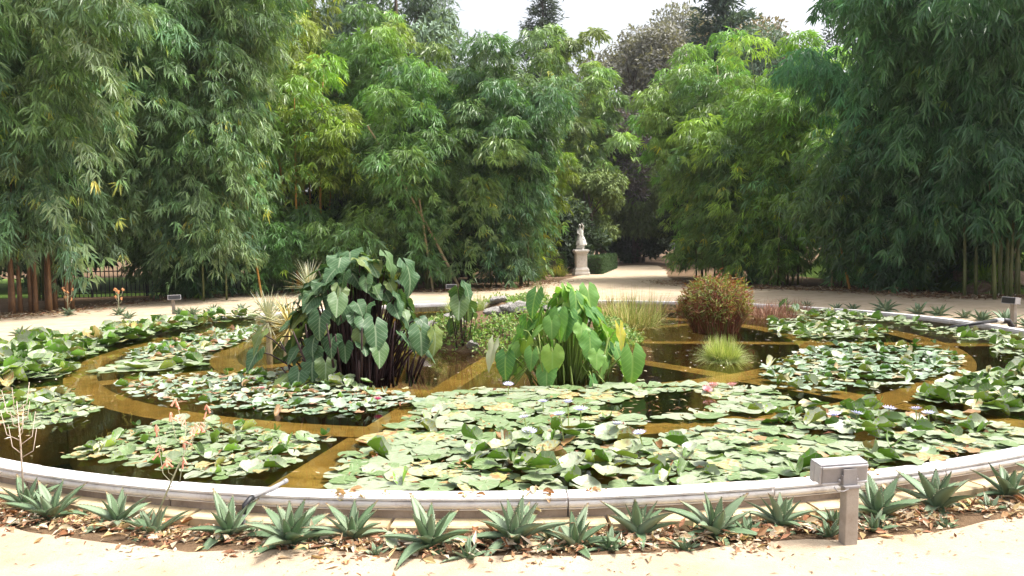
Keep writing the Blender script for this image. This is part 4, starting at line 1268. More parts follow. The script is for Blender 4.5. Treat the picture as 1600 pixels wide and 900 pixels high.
CURL_DRY.materials[0] = M['culm_dry']
ALOE = [make_aloe('aloe', 300 + i, n) for i, n in enumerate((19, 22, 17, 20))]
used = [False] * 4
ar = random.Random(44)

def put_aloe(x, y, z, s_, label, group):
    k = ar.randrange(4)
    o = copy_tree(ALOE[k]) if used[k] else ALOE[k]
    used[k] = True
    o.location = (x, y, z)
    o.rotation_euler = (ar.uniform(-0.22, 0.22), ar.uniform(-0.22, 0.22), ar.uniform(0, 6.28))
    o.scale = (s_,) * 3
    tag(o, label, 'aloe', group)
    return o
NEAR = 'grey green spiky aloe in dry leaf litter along the near stone rim'
GN, GF = 'aloes along the near rim', 'aloes along the far rim'
special = {-14.6: 'spiky aloe carrying a tall branched coral flower stalk', -22.7: 'spiky aloe carrying a bare pale pink branched flower stalk', -8.9: 'spiky aloe directly beside the grey pipe, on its floodlight side', 14.6: 'spiky aloe tucked behind the near floodlight post',
           -26.5: 'spiky aloe beyond the one with the bare pink flower stalk', -20.3: 'spiky aloe next to the one with the bare pink flower stalk, pipe side', -17.1: 'spiky aloe next to the one with the coral flower stalk, away from the pipe', -11.6: 'spiky aloe between the coral flower stalk and the grey pipe',
           17.6: 'first large spiky aloe past the near floodlight post', 21.6: 'second large spiky aloe past the near floodlight post', 25: 'third large spiky aloe past the near floodlight post'}
for k_, a_ in zip(('second', 'third', 'fourth', 'fifth', 'sixth', 'seventh', 'eighth'), (-6.5, -3.4, -0.3, 2.0, 4.5, 7.4, 10.3)):
    special[a_] = k_ + ' large spiky aloe along the near rim from the grey pipe towards the floodlight'
near = {}
for a, r_, s_ in ((-26.5, 7.6, 0.9), (-22.7, 7.52, 1.1), (-20.3, 7.66, 1.1), (-17.1, 7.58, 1.05), (-14.6, 7.76, 0.95), (-11.6, 7.62, 1.05), (-8.9, 7.74, 1.1), (-6.5, 7.6, 1.1), (-3.4, 7.74, 1.15), (-0.3, 7.64, 1.15), (2.0, 7.78, 0.95), (4.5, 7.6, 1.15), (7.4, 7.66, 1.15), (10.3, 7.56, 1.1), (14.6, 7.60, 1.05), (17.6, 7.60, 1.15), (21.6, 7.60, 1.1), (25, 7.6, 1.0)):
    p = polar(a, 7.49 + (r_ - 7.5) * 0.6)
    near[a] = put_aloe(p.x, p.y, -0.03, s_ * ar.uniform(0.84, 1.06), special.get(a, NEAR), GN)
for a, r_ in ((-24.5, 7.72), (-16.0, 7.5), (-10.6, 7.55), (-7.8, 7.6), (-1.9, 7.78), (-5.2, 7.75), (1.1, 7.55), (3.2, 7.7), (5.8, 7.75), (8.7, 7.6), (11.6, 7.72), (13.5, 7.72), (16.2, 7.78), (19.5, 7.66), (12.4, 7.6), (22.9, 7.7)):
    p = polar(a, r_)
    put_aloe(p.x, p.y, -0.035, ar.uniform(0.35, 0.6), 'small young aloe offset between the larger aloes of the near rim', 'young aloes along the near rim')
FARX = [(-9.0, 14.1, 1.0), (-8.6, 17.2, 1.0), (-7.9, 18.2, 1.0), (-7.5, 18.0, 1.1), (-7.2, 18.5, 1.2), (-6.6, 18.7, 1.1), (-6.1, 18.9, 1.3), (-5.6, 18.7, 1.3), (-4.9, 19.0, 1.1), (4.2, 18.3, 1.0), (4.8, 18.0, 1.1), (5.1, 17.7, 1.1), (5.9, 17.2, 1.0), (6.25, 16.9, 1.0), (6.7, 16.4, 0.9), (6.95, 16.2, 0.9), (7.5, 16.0, 1.5), (7.38, 15.7, 1.2), (7.75, 15.1, 1.25), (7.95, 14.75, 1.25), (8.1, 14.2, 1.0), (8.15, 13.75, 1.2), (8.3, 13.3, 1.25), (8.2, 12.5, 1.2)]
for x, y, s_ in FARX:
    d = math.hypot(x, y - PC.y)
    k = max(1.0, 7.6 / d)
    put_aloe(x * k, PC.y + (y - PC.y) * k, -0.03, s_, 'dark spiky aloe on the sand strip behind the far rim', GF)

TRUMPET = MB().tube([(0, 0, 0), (0.006, 0, -0.010), (0.010, 0, -0.028), (0.013, 0, -0.034)], [0.002, 0.0045, 0.004, 0.0052], n=5).mesh('trumpet', M['coral'])
TRUMPET_O = MB().tube([(0, 0, 0), (0.006, 0, -0.012), (0.012, 0, -0.036)], [0.002, 0.005, 0.0055], n=5).mesh('trumpet_orange', M['orange_fl'])

def aloe_stalk(root, foot, tip, seed, mat, flowers=None, nb=7, blen=0.16, r0=0.006, nfl=5, start=0.5):
    """branched flower stalk; foot and tip in world space"""
    rng = random.Random(seed)
    inv = Matrix.LocRotScale(root.location, root.rotation_euler, root.scale).inverted()
    mb = MB()
    a, b = Vector(foot), Vector(tip)
    c = a.lerp(b, 0.55) + Vector((rng.uniform(-0.02, 0.02), 0, 0))
    mb.tube([inv @ a, inv @ c, inv @ b], [r0, r0 * 0.8, r0 * 0.45], n=6)
    ends = [b]
    for i in range(nb):
        t = start + (0.95 - start) * i / nb
        p = a.lerp(c, t / 0.55) if t < 0.55 else c.lerp(b, (t - 0.55) / 0.45)
        az = i * 2.4 + rng.uniform(-0.4, 0.4)
        L_ = blen * rng.uniform(0.6, 1.1)
        d = Vector((math.cos(az), math.sin(az) * 0.7, 0))
        e = p + d * L_ * 0.62 + Vector((0, 0, L_ * 1.15))
        mb.tube([inv @ p, inv @ (p + d * L_ * 0.45 + Vector((0, 0, L_ * 0.25))), inv @ e], [r0 * 0.5, r0 * 0.42, r0 * 0.3], n=5)
        ends.append(e)
    st = mb.build('flower_stalk', M[mat], root, smooth=True)
    if flowers is not None:
        for e in ends:
            for k in range(nfl):
                az = rng.uniform(0, 6.28)
                inst('flower', flowers, st, inv @ (e + Vector((0, 0, rng.uniform(-0.035, 0.012)))), (rng.uniform(-0.5, 0.5), rng.uniform(-0.9, 0.5), az), rng.uniform(0.9, 1.3) / root.scale[0])
    return st
p = polar(-14.6, 7.65)
aloe_stalk(near[-14.6], (p.x, p.y, 0.05), (p.x + 0.22, p.y + 0.12, 0.56), 3, 'stalk_green', TRUMPET, nb=10, blen=0.17, start=0.35, nfl=4)
p = polar(-22.7, 7.52)
aloe_stalk(near[-22.7], (p.x, p.y, 0.05), (p.x - 0.03, p.y + 0.03, 0.62), 5, 'stalk_pink', None, nb=12, blen=0.15, start=0.42)
for i, (x, y, lab) in enumerate(((-10.6, 18.4, 'aloe with orange flower head on a thin stalk beside the left bamboo trunks'), (-9.3, 18.2, 'aloe with two broad orange flower heads before the dark fence'))):
    o = put_aloe(x, y, 0.0, 1.0, lab, None)
    aloe_stalk(o, (x, y, 0.0), (x + 0.02, y, 0.58), 8 + i, 'stalk_green', TRUMPET_O, nb=5, blen=0.20, r0=0.012, nfl=12, start=0.45)

# ------------------------------------------------------------------ floodlights
def floodlight(x, y, yaw, label, h_=0.31, tilt=0.12):
    root = empty('floodlight', (x, y, -0.01), yaw)
    tag(root, label, 'floodlight', 'floodlights around the pool')
    mb = MB()
    mb.box((0, 0, h_ / 2 - 0.03), (0.078, 0.062, h_ + 0.06), taper=0.97)
    bevel(mb.build('post', M['post'], root, rot=(0, R(2.0), 0)), 0.006)
    mb = MB()      # fork that holds the lamp: back plate with folded sides
    mb.box((0, 0.002, h_ + 0.048), (0.076, 0.006, 0.085))
    mb.box((-0.038, 0.018, h_ + 0.03), (0.006, 0.04, 0.055))
    mb.box((0.038, 0.018, h_ + 0.03), (0.006, 0.04, 0.055))
    mb.box((0, 0.012, h_ + 0.004), (0.092, 0.075, 0.010))
    br = mb.build('bracket', M['alu'], root, loc=(0.006, -0.012, 0))
    MB().tube([(-0.046, 0.02, h_ + 0.03), (-0.056, 0.02, h_ + 0.03)], 0.008, n=6).build('bolt', M['alu_light'], br)
    MB().tube([(0.046, 0.02, h_ + 0.03), (0.056, 0.02, h_ + 0.03)], 0.008, n=6).build('bolt', M['alu_light'], br)
    hd = inst('lamp_head', MB().box((0, 0, 0), (0.262, 0.10, 0.092), taper=1.02).mesh('lamp_head', M['alu']), root, (-0.01, 0.062, h_ + 0.062), (tilt, 0, 0))
    bevel(hd, 0.006)
    fr = MB()
    fr.box((0, 0.035, 0.0512), (0.286, 0.040, 0.010)).box((0, 0.035, -0.0512), (0.286, 0.040, 0.010)).box((-0.138, 0.035, 0), (0.012, 0.040, 0.092)).box((0.138, 0.035, 0), (0.012, 0.040, 0.092))
    fr.box((-0.1355, -0.012, 0), (0.010, 0.06, 0.094)).box((0.1355, -0.012, 0), (0.010, 0.06, 0.094))
    fr.box((0, -0.012, 0.0512), (0.281, 0.052, 0.0102))
    fr.box((0, -0.0525, 0.043), (0.268, 0.006, 0.012))
    fr.box((0, -0.0525, -0.043), (0.268, 0.006, 0.012))
    bevel(fr.build('frame', M['alu_light'], hd), 0.003)
    MB().box((0, 0.0575, 0), (0.262, 0.004, 0.086)).build('lamp_glass', M['black'], hd)
    MB().tube([(-0.10, -0.03, h_ + 0.012), (-0.085, -0.035, h_ - 0.008), (-0.05, -0.038, h_ - 0.012), (-0.02, -0.036, h_ - 0.002)], 0.0035, n=5).build('cable', M['alu'], root, smooth=True)
    return root
floodlight(1.585, 3.74, R(10), 'grey box floodlight on a weathered post before the near rim').scale = (0.9, 0.9, 0.95)
floodlight(-8.05, 18.3, R(-150), 'white topped floodlight on a thin post among the lily pads and aloes', h_=0.34)
floodlight(-1.72, 20.6, R(-178), 'floodlight on a post on the sand before the dark bamboo', h_=0.36)
floodlight(8.05, 12.7, R(100), 'floodlight on a grey post beside the black hose', h_=0.38)

# ------------------------------------------------------------------ pipes on the rim
pz = empty('pipe', (-1.40, 4.26, 0.13))
tag(pz, 'short grey plastic pipe with black elbow lying across the near rim', 'pipe')
MB().tube([(-0.055, -0.12, 0.010), (0.0, 0.0, 0.018), (0.06, 0.13, 0.026)], 0.011, n=10).build('tube', M['pipe'], pz, smooth=True)
MB().tube([(-0.075, -0.165, -0.055), (-0.07, -0.155, -0.01), (-0.055, -0.12, 0.010), (-0.045, -0.10, 0.012)], [0.013, 0.015, 0.0155, 0.0155], n=10).build('elbow', M['black'], pz, smooth=True)
MB().tube([(-0.078, -0.168, -0.15), (-0.075, -0.165, -0.05)], 0.010, n=10).build('down_tube', M['pipe'], pz, smooth=True)
MB().tube([(0.055, 0.12, 0.0255), (0.067, 0.146, 0.0275)], 0.014, n=10).build('end_cap', M['pipe'], pz, smooth=True)
hz = empty('hose', (7.25, 12.0, 0.13))
tag(hz, 'black hose with a white collar lying over the far rim into the water', 'hose')
MB().tube([(-0.75, -0.22, -0.02), (-0.3, -0.09, 0.03), (0.12, 0.03, 0.05)], 0.028, n=10).build('tube', M['black'], hz, smooth=True)
MB().tube([(0.10, 0.025, 0.05), (0.22, 0.06, 0.05)], 0.040, n=12).build('collar', M['white_plastic'], hz, smooth=True)
MB().tube([(0.21, 0.057, 0.05), (0.33, 0.09, 0.04), (0.40, 0.11, -0.06), (0.40, 0.11, -0.15)], 0.042, n=10).build('elbow', M['black'], hz, smooth=True)

# ------------------------------------------------------------------ leaf litter
def litter():
    rng = np.random.default_rng(123)
    pal = np.array([(0.46, 0.34, 0.21), (0.30, 0.17, 0.09), (0.55, 0.44, 0.31), (0.20, 0.10, 0.055), (0.48, 0.36, 0.18), (0.62, 0.53, 0.41), (0.38, 0.19, 0.11)])
    n = 14000
    a = rng.uniform(-55, 55, n)
    r_ = 7.42 + np.abs(rng.normal(0.05, 0.13, n)) + rng.random(n) * 0.13 + 0.05 * np.sin(a * 1.7) + 0.04 * np.sin(a * 0.9 + 1)
    P = np.stack([PC.x + np.sin(np.radians(a)) * r_, PC.y - np.cos(np.radians(a)) * r_, np.interp(r_, [7.42, 7.70, 7.79], [-0.042, -0.002, 0.007]) + rng.uniform(0.002, 0.035, n) * (r_ < 7.8)], 1)
    D = np.stack([rng.normal(0, 1, n), rng.normal(0, 1, n), rng.normal(0, 0.22, n)], 1)
    Nn = np.stack([rng.normal(0, 0.35, n), rng.normal(0, 0.35, n), np.ones(n)], 1)
    me_ = leaf_mesh('leaf_litter', P, D, Nn, 0.012 + 0.085 * rng.random(n) ** 2, 0.006 + 0.035 * rng.random(n) ** 1.6, pal[rng.integers(0, 7, n)] * rng.uniform(0.7, 1.3, (n, 1)), M['dry_leaf'], fold=0.3)
    tag(inst('leaf_litter', me_), 'brown dry leaf litter along the foot of the near rim', 'leaf litter', kind='stuff')
    # scraps and twigs strewn over the sand
    n = 1500
    x, y = rng.uniform(-3.2, 3.4, n), rng.uniform(2.9, 4.4, n)
    d = np.hypot(x - PC.x, y - PC.y)
    k = (d > 7.8) & (rng.random(n) < np.exp(-(d - 7.8) * 2.0) + 0.10 + 0.25 * (x > 0.6))
    P = np.stack([x[k], y[k], np.full(k.sum(), 0.008)], 1)
    m_ = len(P)
    D = np.stack([rng.normal(0, 1, m_), rng.normal(0, 0.6, m_), np.zeros(m_)], 1)
    me_ = leaf_mesh('sand_scraps', P, D, np.tile([0, 0, 1.0], (m_, 1)), rng.uniform(0.006, 0.05, m_), rng.uniform(0.002, 0.008, m_), pal[rng.integers(0, 4, m_)] * rng.uniform(0.4, 0.9, (m_, 1)), M['dry_leaf'], fold=0.25)
    tag(inst('sand_scraps', me_), 'dark twigs and leaf crumbs strewn over the pale sand', 'debris', kind='stuff')
    # litter under the bamboo
    n = 9000
    t = rng.random(n)
    edge = np.array([(-11.9, 17.5), (-11.5, 18.8), (-10.6, 23.3), (-8.6, 25.7), (-5.4, 26.0), (-2.1, 25.2), (-0.1, 25.8), (1.6, 30.8), (5.8, 29.2), (5.7, 26.3), (7.6, 23.8), (9.6, 21.9), (10.1, 20.0), (10.5, 18.8), (12.6, 18.5)])
    ti = t * (len(edge) - 1)
    i0 = np.minimum(ti.astype(int), len(edge) - 2)
    fr = (ti - i0)[:, None]
    E_ = edge[i0] * (1 - fr) + edge[i0 + 1] * fr + rng.normal(0, 0.5, (n, 2)) + np.array([0, 0.35])
    keep = ~((t > 7 / 14) & (t < 8 / 14))
    E_ = E_[keep]
    n = len(E_)
    P = np.concatenate([E_, rng.uniform(0.01, 0.05, (n, 1))], 1)
    D = np.stack([rng.normal(0, 1, n), rng.normal(0, 1, n), rng.normal(0, 0.2, n)], 1)
    Nn = np.stack([rng.normal(0, 0.3, n), rng.normal(0, 0.3, n), np.ones(n)], 1)
    me_ = leaf_mesh('bamboo_litter', P, D, Nn, rng.uniform(0.08, 0.2, n), rng.uniform(0.02, 0.045, n), pal[rng.integers(0, 7, n)] * rng.uniform(0.5, 0.95, (n, 1)), M['dry_leaf'], fold=0.2)
    tag(inst('bamboo_litter', me_), 'brown fallen bamboo leaves along the edge of the planting beds', 'leaf litter', kind='stuff')
litter()

def curled_leaf(name, seed, mat):
    rng = random.Random(seed)
    n = 6
    vs_, fs_ = [], []
    cu, cw = rng.uniform(0.3, 0.9), rng.uniform(0.5, 1.1)
    for i in range(n + 1):
        t = i / n
        w_ = 0.34 * math.sin(PI * (0.05 + 0.93 * t)) ** 0.8
        for s_ in (-1, -0.5, 0, 0.5, 1):
            vs_.append((t, s_ * w_ * (1 - 0.3 * cw * abs(s_)), abs(s_) ** 1.6 * w_ * cw + cu * 0.3 * math.sin(t * 3 + seed) * t))
    for i in range(n):
        for k in range(4):
            a = i * 5 + k
            fs_.append((a, a + 5, a + 6, a + 1))
    return MB().add(vs_, fs_).mesh(name, mat, smooth=True)
M['fallen'] = leaf_random('fallen leaf', [(0.0, (0.24, 0.10, 0.045)), (0.3, (0.40, 0.20, 0.09)), (0.6, (0.52, 0.36, 0.20)), (0.85, (0.60, 0.49, 0.33)), (1.0, (0.46, 0.42, 0.15))], rough=0.75, trans=0.1, spec=0.2, noise=3, namp=0.4)
CURL = [curled_leaf('fallen_leaf', 400 + i, M['fallen']) for i in range(5)]
fr_ = random.Random(9)
for i in range(150):
    a = fr_.uniform(-28, 28)
    p = polar(a, 7.47 + abs(fr_.gauss(0.12, 0.12)))
    tag(inst('fallen_leaf', CURL[i % 5], None, (p.x, p.y, 0.0), (fr_.uniform(-0.5, 0.5), fr_.uniform(-0.4, 0.4), fr_.uniform(0, 6.3)), fr_.uniform(0.045, 0.085)), 'large curled dry brown leaf lying in the litter among the near aloes', 'fallen leaf', 'large fallen leaves among the near aloes')
for a, nn_, s0 in ((-7.6, 16, 0.055), (-5.6, 5, 0.05), (0.9, 12, 0.055), (15.9, 12, 0.05), (14.6, 6, 0.05), (3.2, 6, 0.05), (-2.0, 5, 0.05)):
    for k in range(nn_):
        r_ = fr_.choice((fr_.uniform(7.2, 7.31), fr_.uniform(7.2, 7.33)))
        p = polar(a + fr_.gauss(0, 0.45), r_)
        tag(inst('fallen_leaf', CURL[k % 5], None, (p.x, p.y, 0.136 if r_ < 7.31 else fr_.uniform(0.07, 0.13)), (fr_.uniform(-0.6, 0.6), fr_.uniform(-0.3, 1.0), fr_.uniform(0, 6.3)), fr_.uniform(0.6, 1.3) * s0), 'withered leaf lying on top of the near stone rim', 'fallen leaf', 'withered leaves on the rim')
big = inst('lily_leaf', PADS['wavy'][0], None, (-0.62, 3.80, 0.03), (0.5, 0.1, 1.0), 0.062)
tag(big, 'torn pale green lily leaf lying on the litter by the near aloes', 'leaf')

# ------------------------------------------------------------------ statue
def statue():
    root = empty('statue', (3.02, 36.6, 0), R(6))
    root.scale = (0.78, 0.78, 1.0)
    tag(root, 'white marble figure on a tall pedestal where the path leaves the pool', 'statue')
    pd = MB()
    pd.box((0, 0, 0.06), (0.92, 0.92, 0.14)).box((0, 0, 0.215), (0.84, 0.84, 0.17)).box((0, 0, 0.325), (0.76, 0.76, 0.05))
    bevel(pd.build('plinth', M['pedestal'], root), 0.02)
    bevel(MB().box((0, 0, 0.68), (0.64, 0.64, 0.66)).build('die', M['pedestal'], root), 0.015)
    pn = MB()
    for dx, dy, sx, sy in ((0, -0.3225, 0.44, 0.005), (-0.3225, 0, 0.005, 0.44), (0.3225, 0, 0.005, 0.44)):
        pn.box((dx, dy, 0.68), (sx, sy, 0.46))
    pn.build('panel', M['marble'], root)
    co = MB()
    co.box((0, 0, 1.025), (0.70, 0.70, 0.03)).box((0, 0, 1.07), (0.78, 0.78, 0.06)).box((0, 0, 1.13), (0.88, 0.88, 0.06)).box((0, 0, 1.18), (0.80, 0.80, 0.04))
    bevel(co.build('cornice', M['pedestal'], root), 0.012)
    bs = inst('rock_base', rock_mesh('rock_base', 77, M['statue']), root, (0, 0, 1.36), (0, 0, 0.5), (0.36, 0.34, 0.26))
    # figure: one skinned body, weight on the left leg, right arm bent over the head, seated child-like pose on draped rock
    pts = {'pel': (0.0, 0, 1.78), 'bel': (0.02, -0.01, 1.90), 'che': (-0.01, -0.01, 2.05), 'nec': (-0.03, -0.02, 2.18), 'hed': (-0.05, -0.04, 2.28), 'top': (-0.05, -0.035, 2.40),
           'lk': (-0.10, -0.12, 1.62), 'la': (-0.09, -0.06, 1.44), 'lf': (-0.11, -0.16, 1.42), 'rk': (0.12, -0.14, 1.66), 'ra': (0.12, -0.04, 1.46), 'rf': (0.14, -0.15, 1.44),
           'ls': (-0.15, -0.01, 2.10), 'le': (-0.20, -0.10, 1.94), 'lh': (-0.08, -0.20, 1.90), 'rs': (0.13, 0.0, 2.11), 're': (0.17, -0.06, 2.28), 'rh': (0.03, -0.08, 2.43)}
    rad = {'pel': 0.135, 'bel': 0.12, 'che': 0.135, 'nec': 0.05, 'hed': 0.09, 'top': 0.06, 'lk': 0.075, 'la': 0.045, 'lf': 0.035, 'rk': 0.075, 'ra': 0.045, 'rf': 0.035, 'ls': 0.06, 'le': 0.045, 'lh': 0.035, 'rs': 0.06, 're': 0.045, 'rh': 0.035}
    names = list(pts)
    ed = [('pel', 'bel'), ('bel', 'che'), ('che', 'nec'), ('nec', 'hed'), ('hed', 'top'), ('pel', 'lk'), ('lk', 'la'), ('la', 'lf'), ('pel', 'rk'), ('rk', 'ra'), ('ra', 'rf'), ('che', 'ls'), ('ls', 'le'), ('le', 'lh'), ('che', 'rs'), ('rs', 're'), ('re', 'rh')]
    me_ = bpy.data.meshes.new('figure')
    me_.from_pydata([pts[k] for k in names], [(names.index(a), names.index(b)) for a, b in ed], [])
    me_.materials.append(M['statue'])
    o = inst('figure', me_, root)
    sk = o.modifiers.new('skin', 'SKIN')
    for i, k in enumerate(names):
        o.data.skin_vertices[0].data[i].radius = (rad[k], rad[k])
        o.data.skin_vertices[0].data[i].use_root = (k == 'pel')
    sk.use_smooth_shade = True
    o.modifiers.new('sub', 'SUBSURF').levels = 2
    o.modifiers['sub'].render_levels = 2
    dr = MB()   # drapery falling over hip and rock
    prof = []
    for i in range(9):
        t = i / 8
        for k in range(20):
            a = 2 * PI * k / 20
            r_ = (0.17 + 0.16 * t) * (1 + 0.10 * math.sin(5 * a + 2 * t) + 0.05 * math.sin(9 * a))
            prof.append((0.02 + r_ * math.cos(a), r_ * 0.95 * math.sin(a), 1.84 - 0.42 * t + 0.03 * math.sin(3 * a + t * 4)))
    fs_ = [(i * 20 + k, (i + 1) * 20 + k, (i + 1) * 20 + (k + 1) % 20, i * 20 + (k + 1) % 20) for i in range(8) for k in range(20)]
    dr.add(prof, fs_).build('drapery', M['statue'], root, smooth=True)
statue()

# ------------------------------------------------------------------ clipped hedges
def hedge(name, c, size, yaw, label, seed, tint=(0.05, 0.095, 0.035)):
    rng = np.random.default_rng(seed)
    root = empty(name, (c[0], c[1], 0), yaw)
    tag(root, label, 'hedge', 'clipped hedges beside the path')
    MB().box((0, 0, size[2] / 2 - 0.05), (size[0] - 0.12, size[1] - 0.12, size[2])).build('branches', M['bark'], root)  # solid dark inner box standing in for the shaded inside
    n = int(1500 * (size[0] * size[2] * 2 + size[1] * size[2] * 2 + size[0] * size[1]))
    h_ = np.array([size[0] / 2, size[1] / 2, size[2] / 2])
    P = rng.uniform(-1, 1, (n, 3))
    ax = rng.choice(3, n, p=[0.4, 0.25, 0.35])
    P[np.arange(n), ax] = np.sign(P[np.arange(n), ax]) * rng.uniform(0.88, 1.02, n)
    Nn = np.zeros((n, 3))
    Nn[np.arange(n), ax] = np.sign(P[np.arange(n), ax])
    P = P * h_ + np.array([0, 0, size[2] / 2])
    me_ = leaf_mesh('foliage', P, rng.normal(0, 1, (n, 3)), Nn + rng.normal(0, 0.4, (n, 3)), rng.uniform(0.05, 0.10, n), rng.uniform(0.03, 0.05, n), np.array(tint) * rng.uniform(0.6, 1.6, (n, 1)), M['tree_leaf'])
    tag(inst('foliage', me_, root), kind='stuff')
hedge('hedge', (4.62, 41.5), (0.7, 8.6, 0.85), R(-12), 'long clipped green hedge lining the path behind the statue', 1)
hedge('hedge', (1.2, 38.4), (2.4, 0.8, 1.05), R(8), 'low clipped hedge half hidden behind the pedestal', 2)
rgx = np.random.default_rng(7)
v, t, c = blades_cloud(rgx, 500, 0.3, 0, 0.6, 0.02, [(0.24, 0.24, 0.06), (0.33, 0.29, 0.08), (0.16, 0.2, 0.05)], el=(30, 88))
tag(inst('grass_tuft', np_mesh('grass_tuft', v, t, M['herb'], c), None, (1.9, 35.6, 0)), 'arching yellow green grass tuft beside the pedestal', 'grass')

# ------------------------------------------------------------------ iron fence at the back left
def fence():
    a, b, h_ = Vector((-15.6, 25.4, 0)), Vector((-8.8, 26.2, 0)), 0.95
    root = empty('iron_fence', a, math.atan2(b.y - a.y, b.x - a.x))
    tag(root, 'low dark iron fence before the sunlit lawn under the bamboo', 'fence')
    L_ = (b - a).length
    for z in (0.14, h_ - 0.1):
        MB().box((L_ / 2, 0, z), (L_, 0.03, 0.035)).build('rail', M['iron'], root)
    n = int(L_ / 0.135)
    pk = MB().box((0, 0.026, h_ / 2), (0.024, 0.020, h_)).add([(-0.016, 0.014, h_), (0.016, 0.014, h_), (0.016, 0.038, h_), (-0.016, 0.038, h_), (0, 0.026, h_ + 0.09)], [(0, 1, 4), (1, 2, 4), (2, 3, 4), (3, 0, 4), (3, 2, 1, 0)]).mesh('picket', M['iron'])
    for i in range(n):
        inst('picket', pk, root, (0.07 + i * 0.135, 0, 0))
    ps = MB().box((0, -0.05, h_ / 2 + 0.05), (0.06, 0.06, h_ + 0.12)).mesh('post', M['iron'])
    for i in range(5):
        inst('post', ps, root, (i * L_ / 4, 0, 0))
fence()

# ------------------------------------------------------------------ rocky bank at the right
def bank():
    n = 30
    v, f = [], []
    x0, x1, y0, y1 = 11.3, 22.0, 19.2, 32.0
    for j in range(n + 1):
        for i in range(n + 1):
            x, y = x0 + (x1 - x0) * i / n, y0 + (y1 - y0) * j / n
            t = min(1, max(0, (y - y0) / 3.8)) * min(1, max(0, (x - x0) / 1.6))
            z = -0.05 + 1.25 * (t * t * (3 - 2 * t)) + 0.10 * math.sin(x * 2.3) * math.cos(y * 1.9) * t
            v.append((x, y, z))
    for j in range(n):
        for i in range(n):
            a = j * (n + 1) + i
            f.append((a, a + 1, a + n + 2, a + n + 1))
    tag(MB().add(v, f).build('bank_terrain', M['lawn'], smooth=True), kind='structure')
    rng = random.Random(6)
    for i in range(22):
        x = rng.uniform(11.8, 16.5)
        y = 19.6 + rng.random() ** 1.2 * 2.4
        t = min(1, max(0, (y - y0) / 3.8)) * min(1, max(0, (x - x0) / 1.6))
        z = 1.25 * (t * t * (3 - 2 * t))
        s_ = rng.uniform(0.16, 0.42)
        tag(inst('rock', ROCKB[i % 4], None, (x, y, z + s_ * 0.1), (rng.uniform(-0.3, 0.3), rng.uniform(-0.3, 0.3), rng.uniform(0, 6)), (s_ * 1.4, s_, s_ * 0.6)), 'brown layered boulder on the slope beside the dark bamboo trunks', 'rock', 'boulders on the right slope')
    rg2 = np.random.default_rng(31)
    for x, y, z, s_, lab, tn in ((15.2, 23.0, 1.1, 1.0, 'grey brown dry bush on top of the rocky slope', [(0.16, 0.14, 0.12), (0.24, 0.20, 0.17), (0.12, 0.12, 0.10)]), (12.3, 20.6, 0.3, 0.9, 'fresh green leafy plant beside the bamboo trunks on the slope', [(0.22, 0.40, 0.05), (0.32, 0.48, 0.08), (0.16, 0.30, 0.04)])):
        v2, t2, c2 = blades_cloud(rg2, 900, 0.3 * s_, 0, 0.85 * s_, 0.03, tn, el=(10, 85))
        tag(inst('bush', np_mesh('bush', v2, t2, M['herb'], c2), None, (x, y, z)), lab, 'bush')
bank()

# ------------------------------------------------------------------ bamboo clumps
GREY, DARK, MID, FRESH, BLUE = (0.115, 0.190, 0.092), (0.055, 0.115, 0.050), (0.105, 0.190, 0.065), (0.165, 0.250, 0.050), (0.095, 0.175, 0.085)
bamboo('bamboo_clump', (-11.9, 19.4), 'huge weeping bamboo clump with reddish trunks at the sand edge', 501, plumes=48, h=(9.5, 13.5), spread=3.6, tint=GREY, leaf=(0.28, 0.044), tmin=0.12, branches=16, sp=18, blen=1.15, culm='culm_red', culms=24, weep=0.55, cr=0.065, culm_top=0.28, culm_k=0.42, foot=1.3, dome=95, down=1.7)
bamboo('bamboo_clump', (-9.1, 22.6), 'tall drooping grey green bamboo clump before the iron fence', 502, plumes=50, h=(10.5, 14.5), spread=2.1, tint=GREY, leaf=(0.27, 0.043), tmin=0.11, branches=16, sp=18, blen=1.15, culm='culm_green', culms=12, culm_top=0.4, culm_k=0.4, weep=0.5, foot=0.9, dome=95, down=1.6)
bamboo('bamboo_clump', (-9.6, 30.0), 'very tall pale bamboo clump rising behind the drooping bamboo', 503, plumes=30, h=(14.0, 19.1), spread=2.8, tint=(0.20, 0.26, 0.10), leaf=(0.36, 0.062), tmin=0.3, branches=15, sp=13, blen=1.3, weep=0.5, culms=6, down=1.1)
bamboo('bamboo_clump', (-7.1, 26.6), 'yellow green bamboo clump with bare orange stems', 504, plumes=20, h=(7.1, 9.7), spread=1.7, tint=FRESH, leaf=(0.30, 0.050), bare=0.5, tmin=0.1, branches=11, sp=12, blen=0.95, culm='culm_gold', culms=8, cr=0.06, foot=0.6)
bamboo('bamboo_clump', (-5.6, 26.6), 'low bushy bamboo below the orange bamboo stems', 505, plumes=20, h=(2.1, 3.4), spread=1.5, tint=MID, leaf=(0.26, 0.044), tmin=0.1, branches=8, sp=11, blen=0.8, culm='culm_gold', culms=6, yellow=0.06)
bamboo('bamboo_clump', (-7.9, 25.8), 'low green bamboo thicket beside the drooping bamboo', 515, plumes=18, h=(2.4, 3.8), spread=1.2, tint=MID, leaf=(0.26, 0.044), tmin=0.08, branches=8, sp=11, blen=0.8, culms=5)
bamboo('bamboo_clump', (-3.4, 26.9), 'broad dark green bamboo clump behind the elephant ears', 506, plumes=36, h=(6.3, 9.4), spread=2.2, tint=MID, leaf=(0.29, 0.047), tmin=0.06, branches=13, sp=13, blen=1.0, culms=9, foot=0.9)
